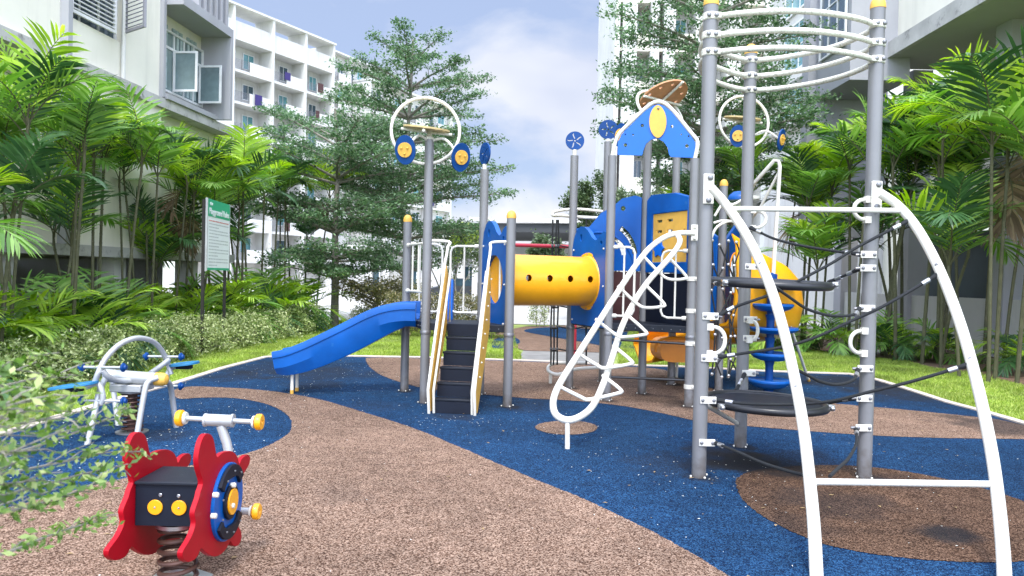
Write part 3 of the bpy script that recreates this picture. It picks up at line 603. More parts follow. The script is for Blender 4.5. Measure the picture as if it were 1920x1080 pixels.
PALM_PLACES = [
 # proto, x, y, rz, scale, label
 (palmD, -6.9, 8.2, 0.3, 1.05, 'tall bright palm clump at the left edge, fronds reaching over the cream wall'),
 (palmA, -7.4, 10.2, 1.9, 1.06, 'palm clump with a yellow-green frond before the louvred window, second from the left edge'),
 (palmB, -7.2, 11.7, 3.3, 1.12, 'palm clump left of the grey window bay, third from the left edge'),
 (palmC, -7.5, 13.2, 0.9, 1.12, 'many-stemmed palm clump under the grey window bay, left of the signboard'),
 (palmA, -7.4, 15.2, 4.4, 1.05, 'palm clump with tall fronds directly behind the playground rules signboard'),
 (palmD, -7.3, 17.0, 2.6, 1.0, 'palm clump just right of the signboard against the grey wall end'),
 (palmB, -6.9, 18.7, 5.3, 1.15, 'tall palm clump with a pale bare trunk right of the signboard'),
 (palmC, -6.9, 20.5, 1.4, 1.15, 'dark palm clump between the signboard and the layered tree'),
 (palmA, -6.6, 22.6, 3.8, 1.2, 'farthest palm clump on the left, half hidden by the layered tree'),
 (palmD, 8.7, 13.0, 1.1, 1.26, 'big palm with broad hanging fronds at the right edge of the photo'),
 (palmA, 9.3, 15.4, 2.9, 1.38, 'tall palm clump right of the white ladder arch, second from the right edge'),
 (palmB, 8.5, 16.2, 0.2, 1.36, 'tall palm clump crossed by the right curved rail of the rope tower'),
 (palmC, 7.8, 17.4, 4.6, 1.34, 'many-stemmed palm clump directly behind the right tower post'),
 (palmD, 7.2, 18.8, 3.5, 1.2, 'palm clump just left of the right tower post'),
 (palmA, 6.5, 20.0, 5.4, 1.2, 'palm clump with bright crown between the two front tower posts'),
 (palmC, 6.3, 21.8, 1.7, 1.15, 'palm clump beyond the white pole of the disc climber'),
 (palmB, 9.9, 18.2, 5.0, 1.4, 'slim palm clump close against the low white wall on the right'),
 (palmB, 5.9, 23.6, 2.2, 1.15, 'farthest palm clump on the right, beyond the yellow slide'),
]
LOW_PLACES = [
 (lowA, -7.0, 8.6, 0.5, 0.95, 'low bushy palm behind the hedge at the left edge'),
 (lowB, -7.2, 9.7, 2.1, 1.05, 'low broad-leaved palm left above the four-seat spring rocker'),
 (lowA, -7.4, 10.8, 3.9, 1.0, 'low palm with long fronds behind the arch of the spring rocker'),
 (lowB, -7.3, 11.9, 0.9, 1.05, 'low dark palm left of the signboard behind the pale hedge'),
 (lowA, -7.4, 13.1, 5.2, 1.05, 'low palm with a bright frond pointing at the signboard post'),
 (lowB, -7.4, 14.5, 1.2, 1.0, 'low palm between the two signboard posts'),
 (lowA, -7.2, 16.4, 2.7, 1.05, 'low palm just right of the signboard posts'),
 (lowA, -7.0, 18.0, 4.4, 1.15, 'low dark palm midway between signboard and layered tree'),
 (lowB, -6.7, 19.8, 0.2, 1.25, 'low dark palm left of the layered tree trunk'),
 (lowA, -6.4, 21.8, 3.1, 1.3, 'farthest low palm on the left by the layered tree trunk'),
 (lowA, 6.6, 18.0, 0.7, 0.75, 'low bushy palm behind the disc climber on the right lawn'),
 (lowB, 7.5, 17.3, 2.7, 0.75, 'low palm just left of the right tower post'),
 (lowA, 8.3, 16.6, 4.1, 0.7, 'low palm just right of the right tower post'),
 (lowB, 9.1, 15.9, 1.0, 0.65, 'low palm under the right curved rail by the white wall'),
 (lowB, 5.9, 19.0, 3.6, 1.0, 'low palm beyond the yellow slide'),
 (lowB, 9.6, 14.2, 5.0, 0.7, 'low palm on bare soil at the right edge'),
]
for (pr, x, y, rz, sc, lab) in PALM_PLACES+LOW_PLACES:
    grp = 'tall palm clumps along the buildings' if (pr, x, y, rz, sc, lab) in PALM_PLACES else 'low palms beneath the tall palms'
    if pr.name not in used:
        used.add(pr.name); pr.location = (x, y, -0.02); pr.rotation_euler = (0, 0, rz); pr.scale = (sc,)*3; pr['label'] = lab; pr['group'] = grp
    else: copy_thing(pr, (x, y, -0.02), rz, sc, lab, grp)

# ------------------------------------------------------------------ leafy trees, hedges
def leaves(rng, C, R, n, size, flat=0.35, up=0.6):
    """n leaf rhombs scattered round each centre in C within radius R (R array or number)"""
    C = np.asarray(C); m = len(C); idx = np.repeat(np.arange(m), n); k = len(idx)
    Rr = (np.asarray(R)*np.ones(m))[idx][:, None]
    off = rng.normal(0, 0.45, (k, 3)); off[:, 2] *= flat; p = C[idx]+off*Rr
    nrm = rng.normal(0, 1, (k, 3)); nrm[:, 2] = np.abs(nrm[:, 2])+up; nrm /= np.linalg.norm(nrm, axis=1)[:, None]
    a = rng.normal(0, 1, (k, 3)); a -= nrm*(a*nrm).sum(1)[:, None]; a /= np.linalg.norm(a, axis=1)[:, None]; b = np.cross(nrm, a)
    s = size*rng.uniform(0.6, 1.35, k)[:, None]
    v = np.stack([p-a*s*0.5, p+b*s*0.24, p+a*s*0.5, p-b*s*0.24], 1).reshape(-1, 3)
    return v
def tree(name, label, cat, loc, seed, trunk, tiers, leaf=0.10, per=26, mt='tree_leaf', r0=0.13, group=None, spacing=0.36, flat=0.22, up=.6, thick=1.0):
    """trunk: list of points (local); tiers: (z, reach, count, rise, az0, azspan) of branches"""
    rng = np.random.default_rng(seed); T = Thing(name, label, cat, loc, group); T.loc = V(0, 0, 0)
    tp = catmull([Vector(p) for p in trunk], 6); m = MB(); m.tube(tp, (r0, r0*0.3), 10)
    zt = np.array([p.z for p in tp]); C = []; RR = []
    for (z, reach, cnt, rise, az0, azs) in tiers:
        i = int(np.argmin(abs(zt-z))); base = tp[i]
        for j in range(cnt):
            az = az0+azs*(j+rng.uniform(0.1, 0.9))/cnt; L = reach*rng.uniform(0.62, 1.1)
            d = Vector((math.cos(az), math.sin(az), rise+rng.normal(0, 0.06))); p = base.copy()+V(0, 0, rng.uniform(-.12, .12)); pts = [p.copy()]
            ns = max(3, int(L/0.4)); curl = rng.normal(0, 0.12)
            for s in range(ns):
                p = p+d.normalized()*(L/ns); pts.append(p.copy()); d.z -= rise*0.55/ns; d = Matrix.Rotation(curl/ns*2, 3, 'Z') @ d
                f = (s+1)/ns
                if f > 0.22:
                    sl_ = L*0.42*(1.15-f*0.75)
                    for sd in (-1, 1):
                        if rng.random() < 0.12: continue
                        sdv = Matrix.Rotation(sd*rng.uniform(0.6, 1.15), 3, 'Z') @ d; sdv.z += rng.normal(0.05, 0.1); q = p.copy(); e = p+sdv.normalized()*sl_*rng.uniform(.6, 1.1)
                        m.tube([p, (p+e)/2+V(0, 0, 0.03), e], (0.014*thick, 0.005), 4)
                        nn = max(2, int((e-p).length/spacing))
                        for u in range(nn):
                            f2 = (u+1)/nn; c = p.lerp(e, f2); C.append((c.x+rng.normal(0, .05), c.y+rng.normal(0, .05), c.z+rng.normal(0.03, .05))); RR.append(rng.uniform(0.22, 0.42))
                    C.append(tuple(p)); RR.append(0.28)
            m.tube(pts, (0.016*thick+0.022*L*0.6, 0.008), 6)
    T.part('trunk', m, 'bark')
    v = leaves(rng, C, RR, per, leaf, flat*2.2, up)
    link('crown', npmesh('crown', v, np.arange(len(v)).reshape(-1, 4)), mt, T.o)
    return T
TAU = 2*math.pi
b1 = G(627, 610)
tree('layered_tree', 'layered umbrella tree with a pale bare trunk standing between the hedge and the blue slide', 'tree', (b1.x, b1.y, -0.02), 31,
     [(0, 0, 0), (0.0, 0, 1.5), (-0.05, 0.1, 3.2), (0.0, 0.1, 5.0), (-0.1, 0, 6.6)],
     [(1.5, 1.9, 8, 0.22, 0, TAU), (1.95, 2.3, 9, 0.08, 0.3, TAU), (2.9, 2.9, 9, 0.25, 0, TAU), (3.5, 3.0, 9, 0.18, 1, TAU), (4.3, 2.8, 8, 0.28, 0.5, TAU), (5.0, 2.6, 7, 0.38, 0, TAU), (5.6, 2.2, 6, 0.5, 0, TAU)], leaf=0.10, per=36)
tree('layered_tree', 'tall dark-trunked layered tree behind the blue slide, its crown spreading into the sky', 'tree', (-3.75, 25.5, -0.02), 32,
     [(0, 0, 0), (0.1, 0, 2.5), (-0.1, 0.1, 4.5), (0.1, 0.1, 7.0), (0.2, 0, 9.6)],
     [(3.0, 2.9, 8, 0.2, 0, TAU), (4.0, 3.4, 9, 0.22, 0.3, TAU), (4.9, 3.7, 9, 0.15, 0, TAU), (6.0, 3.2, 8, 0.22, 1, TAU), (7.0, 3.0, 8, 0.35, 0.5, TAU), (7.8, 2.7, 7, 0.5, 0, TAU), (8.6, 1.7, 5, 0.7, 0, TAU)], leaf=0.115, per=32)
tree('layered_tree', 'large dense layered tree behind the rope tower, in front of the tall white building', 'tree', (5.25, 20.5, -0.02), 33,
     [(0, 0, 0), (-0.1, 0, 2.5), (0.05, 0.1, 4.5), (0.1, 0.1, 7.0), (0.2, 0, 9.8)],
     [(4.1, 2.0, 7, 0.25, 0, TAU), (4.8, 2.5, 9, 0.22, 0.3, TAU), (5.5, 2.8, 10, 0.15, 0, TAU), (6.2, 2.8, 9, 0.2, .5, TAU), (7.1, 2.6, 9, 0.22, 1, TAU), (8.0, 2.7, 9, 0.35, 0.5, TAU), (8.9, 2.5, 8, 0.5, 0, TAU), (9.6, 2.0, 6, 0.6, 0, TAU)], leaf=0.105, per=32, r0=0.16)
# broad low spreading tree behind the left deck
tree('spreading_shrub', 'flat-topped low brownish tree left of the play structure, behind the slide', 'shrub', (-4.2, 23.0, -0.02), 34,
     [(0, 0, 0), (0.05, 0, 0.6), (0, 0, 1.3)], [(0.5, 1.2, 7, 0.6, 0, TAU), (0.8, 1.5, 8, 0.4, 0.4, TAU), (1.1, 1.3, 7, 0.4, 0, TAU)], leaf=0.08, per=22, r0=0.07, mt='brown_hedge_leaf')
tree('small_tree', 'small dark layered tree directly behind the yellow-capped post left of the slide entry', 'tree', (-4.2, 29.0, -0.02), 35,
     [(0, 0, 0), (0.05, 0, 1.6), (0, 0, 3.6)], [(1.6, 2.0, 7, 0.3, 0, TAU), (2.4, 2.2, 8, 0.25, 0.4, TAU), (3.2, 1.6, 7, 0.3, 0, TAU)], leaf=0.12, per=15, r0=0.09)
def bare_tree(label, loc, h, seed, mt='tree_leaf_far', per=5, leaf=.11, name='sapling'):
    rng = random.Random(seed); T = Thing(name, label, 'tree', loc); T.loc = V(0, 0, 0); m = MB(); C = []
    def grow(p, d, L, r, lev):
        e = p+d*L; m.tube([p, (p+e)/2+V(rng.uniform(-.05, .05)*L, rng.uniform(-.05, .05)*L, 0), e], (r, r*0.65), 6 if lev < 2 else 4)
        if lev >= 2: C.append(tuple(e)); C.append(tuple((p+e)/2))
        if lev < 5:
            for k in range(rng.choice([2, 3])):
                nd = (d+V(rng.uniform(-.75, .75), rng.uniform(-.75, .75), rng.uniform(-.1, .5))).normalized(); grow(e, nd, L*rng.uniform(0.6, 0.85), r*0.62, lev+1)
    grow(V(0, 0, 0), V(0, 0, 1), h*0.3, h*0.012, 0); T.part('trunk', m, 'bark')
    v = leaves(np.random.default_rng(seed), C, 0.2, per, leaf, 1.0); link('crown', npmesh('crown', v, np.arange(len(v)).reshape(-1, 4)), mt, T.o)
bare_tree('thin sapling with sparse leaves seen between the white deck railings', (-1.75, 24.2, -0.02), 3.0, 41)
bare_tree('sparse young tree showing above the left deck between two grey posts', (-2.6, 27.0, -0.02), 3.7, 42)
bare_tree('lime green young tree left of the pole with the ring ornament', (-3.0, 32.0, -0.02), 4.4, 43, mt='lime_leaf', per=10, leaf=0.16)
bare_tree('young tree with sparse crown beyond the deck of the roofed tower', (4.4, 30.0, -0.02), 5.8, 44, per=14, leaf=.14)
bare_tree('young tree left of the blue arched panel in front of the tall building', (5.6, 35.0, -0.02), 6.8, 45, per=14, leaf=.16)
bare_tree('small bushy tree behind the rope ladder, below the sky gap', (2.6, 31.0, -0.02), 4.2, 46, per=22, leaf=.15)
bare_tree('small bushy tree left of the dark car park roof edge, behind the yellow tube', (1.7, 34.0, -0.02), 3.6, 47, per=20, leaf=.15)

bare_tree('dense green young tree seen through the slots of the blue arched panel', (4.1, 27.0, -0.02), 5.2, 48, per=40, leaf=.13)
bare_tree('dense green young tree right behind the blue activity panel', (5.6, 27.5, -0.02), 5.0, 49, per=40, leaf=.13)
def shrub(label, loc, rx, ry, h, seed, mt, n, leaf, cat='shrub', name='shrub', group=None):
    h *= .72
    rng = np.random.default_rng(seed); T = Thing(name, label, cat, loc, group); T.loc = V(0, 0, 0); m = MB(); r = random.Random(seed); k = n
    a = rng.uniform(0, TAU, k); rr = rng.uniform(0.35, 1.0, k)**0.6; z = rng.uniform(0.05, 1, k)
    prof = np.sqrt(np.clip(1-(np.maximum(z-0.25, 0)/0.85)**2, 0.05, 1)); bump = 1+0.16*np.sin(3*a+seed)+0.12*np.sin(5*a+z*7)
    C = np.stack([np.cos(a)*rr*rx*prof*bump, np.sin(a)*rr*ry*prof*bump, z*h*(1+0.1*np.sin(4*a+seed*2))], 1)
    for i in range(9):
        c = C[int(r.random()*k)]; m.tube([(0+r.uniform(-.1, .1)*rx, r.uniform(-.1, .1)*ry, 0), (c[0]*0.5, c[1]*0.5, c[2]*0.6), tuple(c*0.95)], (0.014, 0.004), 4)
    T.part('stem', m, 'bark'); v = leaves(rng, C, 0.13, 16, leaf, 0.9, 0.3)
    link('foliage', npmesh('foliage', v, np.arange(len(v)).reshape(-1, 4)), mt, T.o); return T
HP = [((20, 745), .62, .85), ((95, 722), .6, .85), ((165, 704), .6, .8), ((225, 694), .6, .85), ((285, 683), .62, .9), ((335, 672), .6, .95), ((395, 662), .62, .95), ((440, 652), .62, .85), ((480, 644), .6, .95), ((520, 634), .66, .95), ((556, 626), .7, .95), ((588, 618), .75, .9)]
HL = ['at the left edge of the photo', 'left of the rocker seat', 'behind the teal left seat of the spring rocker', 'seen through the rocker arch', 'behind the right rocker seat', 'left of the signboard posts', 'between the signboard posts',
      'just right of the far signboard post', 'midway along the hedge right of the signboard', 'above the low end of the blue slide', 'third from the layered tree trunk', 'touching the layered tree trunk']
for i, ((px, py), rad, h) in enumerate(HP):
    g = G(px, py); shrub('variegated cream and green hedge shrub '+HL[i], (g.x-0.35, g.y+0.2, -0.02), rad, rad, h, 50+i, 'hedge_leaf', 300, 0.055, group='variegated hedge shrubs along the left lawn')
shrub('leafy shrub touching the layered tree trunk on its right side', (b1.x+0.9, b1.y+0.6, -0.02), .6, .6, .8, 66, 'hedge_leaf', 220, .055)
# clipped hedges across the back
def hedge(label, x0, x1, y, d, h, seed, mt):
    rng = np.random.default_rng(seed); T = Thing('hedge', label, 'hedge', ((x0+x1)/2, y, -0.02)); T.loc = V(0, 0, 0); n = int((x1-x0)*d*h*420)
    C = np.stack([rng.uniform(x0, x1, n)-(x0+x1)/2, rng.uniform(-d/2, d/2, n), rng.uniform(0.12, 1, n)*h], 1)
    m = MB()
    for i in range(int((x1-x0)*6)):
        x = rng.uniform(x0, x1)-(x0+x1)/2; yy = rng.uniform(-d/3, d/3); m.tube([(x, yy, 0), (x+rng.normal(0, .08), yy, h*.5), (x+rng.normal(0, .12), yy, h*.9)], (0.012, 0.005), 4)
    T.part('stem', m, 'bark'); v = leaves(rng, C, 0.12, 12, 0.06, 0.9, 0.4); link('foliage', npmesh('foliage', v, np.arange(len(v)).reshape(-1, 4)), mt, T.o)
hedge('clipped brown-green hedge behind the stairs of the left deck', -3.3, -0.15, 19.6, 0.9, 1.12, 71, 'brown_hedge_leaf')
hedge('thin dark green hedge beyond the path under the roofed tower deck', 2.3, 5.6, 23.5, 0.7, 0.85, 72, 'tree_leaf_far')
hedge('low hedge along the car park beyond the yellow tube', 0.6, 1.15, 24.4, 0.5, 1.3, 73, 'hedge_leaf')

# ------------------------------------------------------------------ buildings
class Wall:
    """vertical facade plane through P0 along direction d; local s (along), z, q (outwards)"""
    def __init__(s, P0, ang, side):
        s.P0 = Vector((P0[0], P0[1], 0)); s.d = Vector((math.sin(ang), math.cos(ang), 0)); s.n = Vector((math.cos(ang), -math.sin(ang), 0))*side
    def at(s, px, py):
        d = ray(px, py); t = s.n.dot(s.P0)/s.n.dot(d); p = CP+d*t; return (p-s.P0).dot(s.d), p.z
    def P(s, a, z, q): return s.P0+s.d*a+s.n*q+V(0, 0, z)
    def bx(s, m, s0, s1, z0, z1, q0, q1):
        if s0 > s1: s0, s1 = s1, s0
        m.hexa([s.P(s0, z0, q0), s.P(s1, z0, q0), s.P(s1, z0, q1), s.P(s0, z0, q1), s.P(s0, z1, q0), s.P(s1, z1, q0), s.P(s1, z1, q1), s.P(s0, z1, q1)] if False else
               [s.P(a, z, q) for z in (z0, z1) for (a, q) in ((s0, q0), (s1, q0), (s1, q1), (s0, q1))]); return m
class Bld(Thing):
    def bpart(s, name, mb, mt, parent=None, label=None): return fixn(s.part(name, mb, mt, parent, label=label))
    def window(s, W, s0, s1, z0, z1, q, nx=2, nz=1, glass='glass_teal', fw=0.05, rail=False, transom=None):
        f = MB()
        for (a, b, c, e) in ((s0, s1, z0, z0+fw), (s0, s1, z1-fw, z1), (s0, s0+fw, z0+fw, z1-fw), (s1-fw, s1, z0+fw, z1-fw)): W.bx(f, a, b, c, e, q, q+0.06)
        for i in range(1, nx): x = s0+(s1-s0)*i/nx; W.bx(f, x-fw*.35, x+fw*.35, z0+fw, z1-fw, q, q+0.05)
        for i in range(1, nz): z = z0+(z1-z0)*i/nz; W.bx(f, s0+fw, s1-fw, z-fw*.35, z+fw*.35, q, q+0.045)
        if transom: W.bx(f, s0+fw, s1-fw, z0+(z1-z0)*transom-.03, z0+(z1-z0)*transom+.03, q, q+0.047)
        o = s.bpart('window', f, 'frame_white'); s.bpart('pane', W.bx(MB(), s0+fw*.5, s1-fw*.5, z0+fw*.5, z1-fw*.5, q-0.02, q+0.02), glass, o); return o

# near left building
WL = Wall((-8.57, 12.5), math.radians(5), 1)
B = Bld('apartment_building', 'cream apartment block with grey window bay and louvred shutters on the left edge', 'building', WL.P(0, 0, 0))
zA = WL.at(0, 473)[1]; zB = WL.at(0, 449)[1]; zC = WL.at(0, 77)[1]; zD = WL.at(0, 52)[1]
e0 = -9.0; s437 = WL.at(437, 200)[0]; s303 = WL.at(303, 150)[0]; s240 = WL.at(240, 100)[0]; s115 = WL.at(115, 100)[0]; s20 = WL.at(20, 150)[0]
m = MB(); WL.bx(m, e0, s437, zA, zB, -6, 0.12); WL.bx(m, e0, s240+.3, zC, zD, -6, 0.14); WL.bx(m, s240+.3, s437, zC-0.02, zD-.02, -6, 0.1)
B.bpart('floor_slab', m, 'stained_concrete')
m = MB(); WL.bx(m, e0, s115-.1, zB, zC, -1.5, -0.9); WL.bx(m, s115-.1, s303, zB, zC, -1.5, 0.0); WL.bx(m, s303, s437, zB, zC, -1.5, -0.35)
B.bpart('lower_wall', m, 'cream_wall')
zt = 12.0
wz0 = WL.at(180, 56)[1]; ws0 = WL.at(124, 20)[0]; ws1 = WL.at(232, 60)[0]
m = MB(); WL.bx(m, e0, ws0, zD, zt, -1.5, 0.0); WL.bx(m, ws0, ws1, zD, wz0, -1.5, 0.0); WL.bx(m, ws1, s303, zD, zt, -1.5, 0.0); WL.bx(m, ws0, ws1, wz0+1.5, zt, -1.5, 0)
B.bpart('upper_wall', m, 'cream_wall')
B.bpart('pilaster', WL.bx(MB(), s115-.05, s115+.07, zB, zt, 0.0, 0.17), 'grey_wall')
B.bpart('pilaster', WL.bx(MB(), s303-.1, s303+.0, zD, zt, 0.0, 0.1), 'grey_wall')
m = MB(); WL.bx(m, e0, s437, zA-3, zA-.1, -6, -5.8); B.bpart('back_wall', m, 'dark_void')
m = MB()
for s_ in (-4, 0.2, 3.4, 6.5): WL.bx(m, s_, s_+.4, -.1, zA, -.6, -.2)
WL.bx(m, e0, s437, -.1, 0.55, -1.2, -1.0); B.bpart('pier', m, 'white_wall')
w = B.window(WL, ws0+.02, ws1-.02, wz0+.02, wz0+1.48, -0.2, 3, 1, 'glass_dark')
# louvred shutters: a white one closed high, a grey one swung out
def louvre(W, sa, sb, z0, z1, q0, q1, mt, label):
    """shutter leaf from (sa,q0) to (sb,q1) in plan"""
    m = MB(); pa = W.P(sa, 0, q0); pb = W.P(sb, 0, q1); u = (pb-pa); L_ = u.length; u.normalize(); n = V(0, 0, 1).cross(u)
    M = Matrix((u, n, V(0, 0, 1))).transposed()
    cz = (z0+z1)/2
    for (x, wd) in ((0.03, .06), (L_-.03, .06)): m.box(pa+u*x+V(0, 0, cz), (wd, .05, z1-z0), M)
    for z in (z0+.03, z1-.03): m.box(pa+u*L_/2+V(0, 0, z), (L_-.12, .045, .06), M)
    k = int((z1-z0-.12)/0.085)
    for i in range(k): m.box(pa+u*L_/2+V(0, 0, z0+.10+i*(z1-z0-.16)/k), (L_-.125, .06, .018), M @ Matrix.Rotation(math.radians(38), 3, 'X'))
    B.bpart('shutter', m, mt, label=label)
louvre(WL, ws0+.03, ws0+1.35, WL.at(150, 33)[1]+.0, WL.at(150, 33)[1]+1.3, 0.06, 0.1, 'shutter_white', 'white louvred shutter half covering the window')
louvre(WL, ws1-.05, ws1-.45, WL.at(220, 58)[1], WL.at(220, 58)[1]+1.5, 0.06, 0.75, 'shutter_grey', 'grey louvred shutter swung open')
lz = WL.at(150, 350)[1]; ls0 = WL.at(118, 330)[0]; ls1 = WL.at(188, 330)[0]
louvre(WL, ls0, (ls0+ls1)/2, lz, lz+1.2, 0.05, 0.05, 'shutter_white', 'white louvred shutter behind the palms')
louvre(WL, (ls0+ls1)/2+.04, ls1, lz, lz+1.2, 0.05, 0.05, 'shutter_white', 'white louvred shutter behind the palms')
m = MB(); p = WL.P(s240-.25, 0, .06); m.tube([p+V(0, 0, zD+.02), p+V(0, 0, 12)], .045, 8); B.bpart('drain_pipe', m, 'white_wall')
# grey bay
zs_t = WL.at(311, 12)[1]; bq = 0.5; WLb = Wall((WL.P0+WL.n*bq)[:2], math.radians(5), 1); sE_ = WLb.at(437, 120)[0]
m = MB(); WL.bx(m, s303, sE_, zs_t, zs_t+.22, -1.4, bq); WL.bx(m, sE_-.12, sE_, zD, zs_t, -1.4, bq); WL.bx(m, s303, sE_-.12, zD-.02, zD+.10, -1.4, .16)
B.bpart('bay_surround', m, 'grey_wall')
m = MB(); WL.bx(m, s303+.01, sE_-.12, zD+.10, zs_t, -1.5, -.32); B.bpart('recess_wall', m, 'cream_wall')
gs0 = WL.at(326, 100)[0]; gs1 = WL.at(398, 140)[0]
B.window(WL, gs0, gs1, zD+.3, zs_t-.35, -.30, 4, 1, 'glass_grey', transom=.72)
m = MB()
for i in range(14): WL.bx(m, gs0+.1+i*.17, gs0+.2+i*.17, zD+.4, zD+1.9, -.317, -.276) if gs0+.2+i*.17 < gs1-.1 and i % 4 != 1 else None
B.bpart('curtain', m, 'curtain')
for (sa) in (gs0+.35, gs1-.3):
    m = MB(); z1_ = zD+.35; z2_ = z1_+(zs_t-.4-zD-.35)*.7
    for (z0, z1, a, b) in ((z1_, z1_+.05, .0, .6), (z2_-.05, z2_, 0, .6), (z1_+.05, z2_-.05, 0, .05), (z1_+.05, z2_-.05, .55, .6)): WL.bx(m, sa-.02, sa+.02, z0, z1, -.2+a, -.2+b)
    o = B.bpart('casement', m, 'frame_white'); B.bpart('pane', WL.bx(MB(), sa-.006, sa+.006, z1_+.05, z2_-.05, -.15, .35), 'glass_grey', o)
m = MB(); WL.bx(m, s303, sE_-.02, zs_t+.22, zt, -1.5, bq-.25)
for i in range(6): WL.bx(m, sE_-1.7+i*.28, sE_-1.6+i*.28, zs_t+.225, zt-.1, bq-.249, bq-.05)
B.bpart('fin_panel', m, 'grey_wall')
m = MB(); WL.bx(m, sE_-.02, sE_+.1, 0, zt, -7, -1.4); B.bpart('end_wall', m, 'grey_wall')

# farther white buildings
def far_building(name, label, W, bays, z_list, depth=6, mt='white_wall', glass='glass_teal', fin=0.5, open_top=True, slab_t=0.22, back=1.3, cloth=False, skip=()):
    """bays: s edges; z_list: floor levels; balconies with windows behind"""
    B = Bld(name, label, 'building', W.P(bays[0], 0, 0)); s0, s1 = bays[0], bays[-1]; zt = z_list[-1]
    m = MB(); W.bx(m, s0, s1, 0, zt-(2.0 if open_top else 0), -depth, -back); B.bpart('wall', m, mt)
    m = MB()
    for a in bays: W.bx(m, a-.12, a+.12, 0, zt, -depth+.5 if False else -back-.6, fin)
    W.bx(m, s0-.12, s0+.12, 0, zt, -depth, -back-.6); W.bx(m, s1-.12, s1+.12, 0, zt, -depth, -back-.6); B.bpart('fin_wall', m, mt)
    m = MB()
    for i, z in enumerate(z_list[:-1]):
        for j in range(len(bays)-1): W.bx(m, bays[j]+.121, bays[j+1]-.121, z-slab_t, z, -back, fin-.1)
    W.bx(m, s0-.2, s1+.2, zt, zt+.18, -back-.6 if open_top else -depth, fin+.12); B.bpart('floor_slab', m, mt)
    m = MB()
    for i, z in enumerate(z_list[:-1]):
        for j in range(len(bays)-1):
            a, b = bays[j]+.121, bays[j+1]-.121; top = i == len(z_list)-2
            if top and open_top: W.bx(m, a, b, z, z+1.5, 0, .15)
            else: W.bx(m, a+(b-a)*.42, b, z, z+.95, fin-.25, fin-.12)
    B.bpart('parapet', m, mt)
    for i, z in enumerate(z_list[:-1]):
        if open_top and i == len(z_list)-2: continue
        for j in range(len(bays)-1):
            if (i, j) in skip: continue
            a, b = bays[j]+.121, bays[j+1]-.121; h = z_list[i+1]-z
            B.window(W, a+(b-a)*.08, a+(b-a)*.36, z+.02, z+h*.76, -back+.03, 2, 1, 'glass_dark' if (i+j) % 3 else glass, .06)
            B.window(W, a+(b-a)*.55, a+(b-a)*.85, z+h*.25, z+h*.76, -back+.03, 2, 1, glass if (i+j) % 2 else 'glass_dark', .06)
            rl = MB()
            for k in range(8): zz = z+.12+.11*k; W.bx(rl, a, a+(b-a)*.42, zz, zz+.025, fin-.2, fin-.17)
            for k in range(3): x = a+(b-a)*.2*k; W.bx(rl, x, x+.03, z, z+.98, fin-.169, fin-.13)
            B.bpart('balcony_rail', rl, 'bolt_grey')
    ra = random.Random(len(bays)*7+int(zt))
    for i, z in enumerate(z_list[1:-2]):
        for j in range(len(bays)-1):
            if ra.random() < .45:
                x = bays[j]+ra.uniform(.6, 1.2); ac = MB(); W.bx(ac, x, x+.8, z+.05, z+.62, -back+.12, -back+.5); B.bpart('air_conditioner', ac, 'shutter_white')
            if ra.random() < .3:
                x = bays[j]+ra.uniform(.5, 2.2); c_ = MB(); W.bx(c_, x, x+ra.uniform(.4, .8), z+.75-ra.uniform(.3, .7), z+1.15, fin-.1, fin-.07); B.bpart('hanging_cloth', c_, ra.choice(['blue_curtain', 'curtain', 'maroon_board', 'purple_cloth']))
    if cloth:
        a = bays[1]+.2; m = MB(); z = z_list[-4]+1.0; W.bx(m, a+2.2, a+3.0, z-1.0, z, fin+.02, fin+.06); B.bpart('hanging_cloth', m, 'purple_cloth')
    return B
d_ = 66.0; Pf = WY(432, 150, d_); WF = Wall((Pf.x, Pf.y), math.radians(29), 1)
bb = [WF.at(x, y)[0] for x, y in ((385, 60), (432, 60), (507, 60), (568, 80), (620, 100))]
bb[0] = bb[1]-(bb[2]-bb[1])
zz = WF.at(439, 130)[1]; zz2 = WF.at(439, 190)[1]; st = zz-zz2; zl = []
z = zz-st*round(zz/st)
while z < zz+st*2.2: zl.append(z); z += st
zl = [q for q in zl if q > 0.5][:]; zl = zl[:]; 
far_building('white_building', 'white residential block with balconies and open roof frames above the left palms', WF, bb, zl[:-1]+[zz+st*1.95], cloth=True)
P3_ = WY(622, 150, 82.0); W3 = Wall((P3_.x, P3_.y), math.radians(27), 1)
b3 = [W3.at(x, 150)[0] for x in (618, 655, 690, 725)]; t3 = W3.at(622, 96)[1]
far_building('white_building', 'lower white block with teal windows right of the balcony block, behind the layered tree', W3, b3, [t3-3.0*k for k in range(7, -1, -1)], open_top=False, fin=.2, back=.5)
P4_ = WY(700, 330, 85.0); W4 = Wall((P4_.x, P4_.y), math.radians(30), 1)
b4 = [W4.at(x, 300)[0] for x in (690, 725, 760, 800, 845)]; t4 = W4.at(845, 205)[1]
far_building('white_building', 'distant white block seen through the layered tree beside the ring ornament', W4, b4, [t4-3.3*k for k in range(5, -1, -1)], open_top=False, fin=.2, back=.6)

# near right building: upper storey with deep soffit, grey bay, low white wall
WR = Wall((10.0, 18.0), math.radians(0.2), -1)
B = Bld('apartment_building', 'cream apartment block raised over a dark undercroft behind the right palms', 'building', WR.P(0, 0, 0))
zr = WR.at(1673, 108)[1]; zr2 = WR.at(1673, 84)[1]; sE = WR.at(1640, 60)[0]
m = MB(); WR.bx(m, -14, sE, zr, zr2, -9, 0.0); B.bpart('floor_slab', m, 'soffit')
m = MB(); WR.bx(m, -14, sE, zr-.02, zr2+.05, 0.002, 0.14); B.bpart('slab_edge', m, 'stained_concrete')
m = MB(); WR.bx(m, -14, sE, zr2+.051, 16, -1, -.12); B.bpart('upper_wall', m, 'cream_wall')
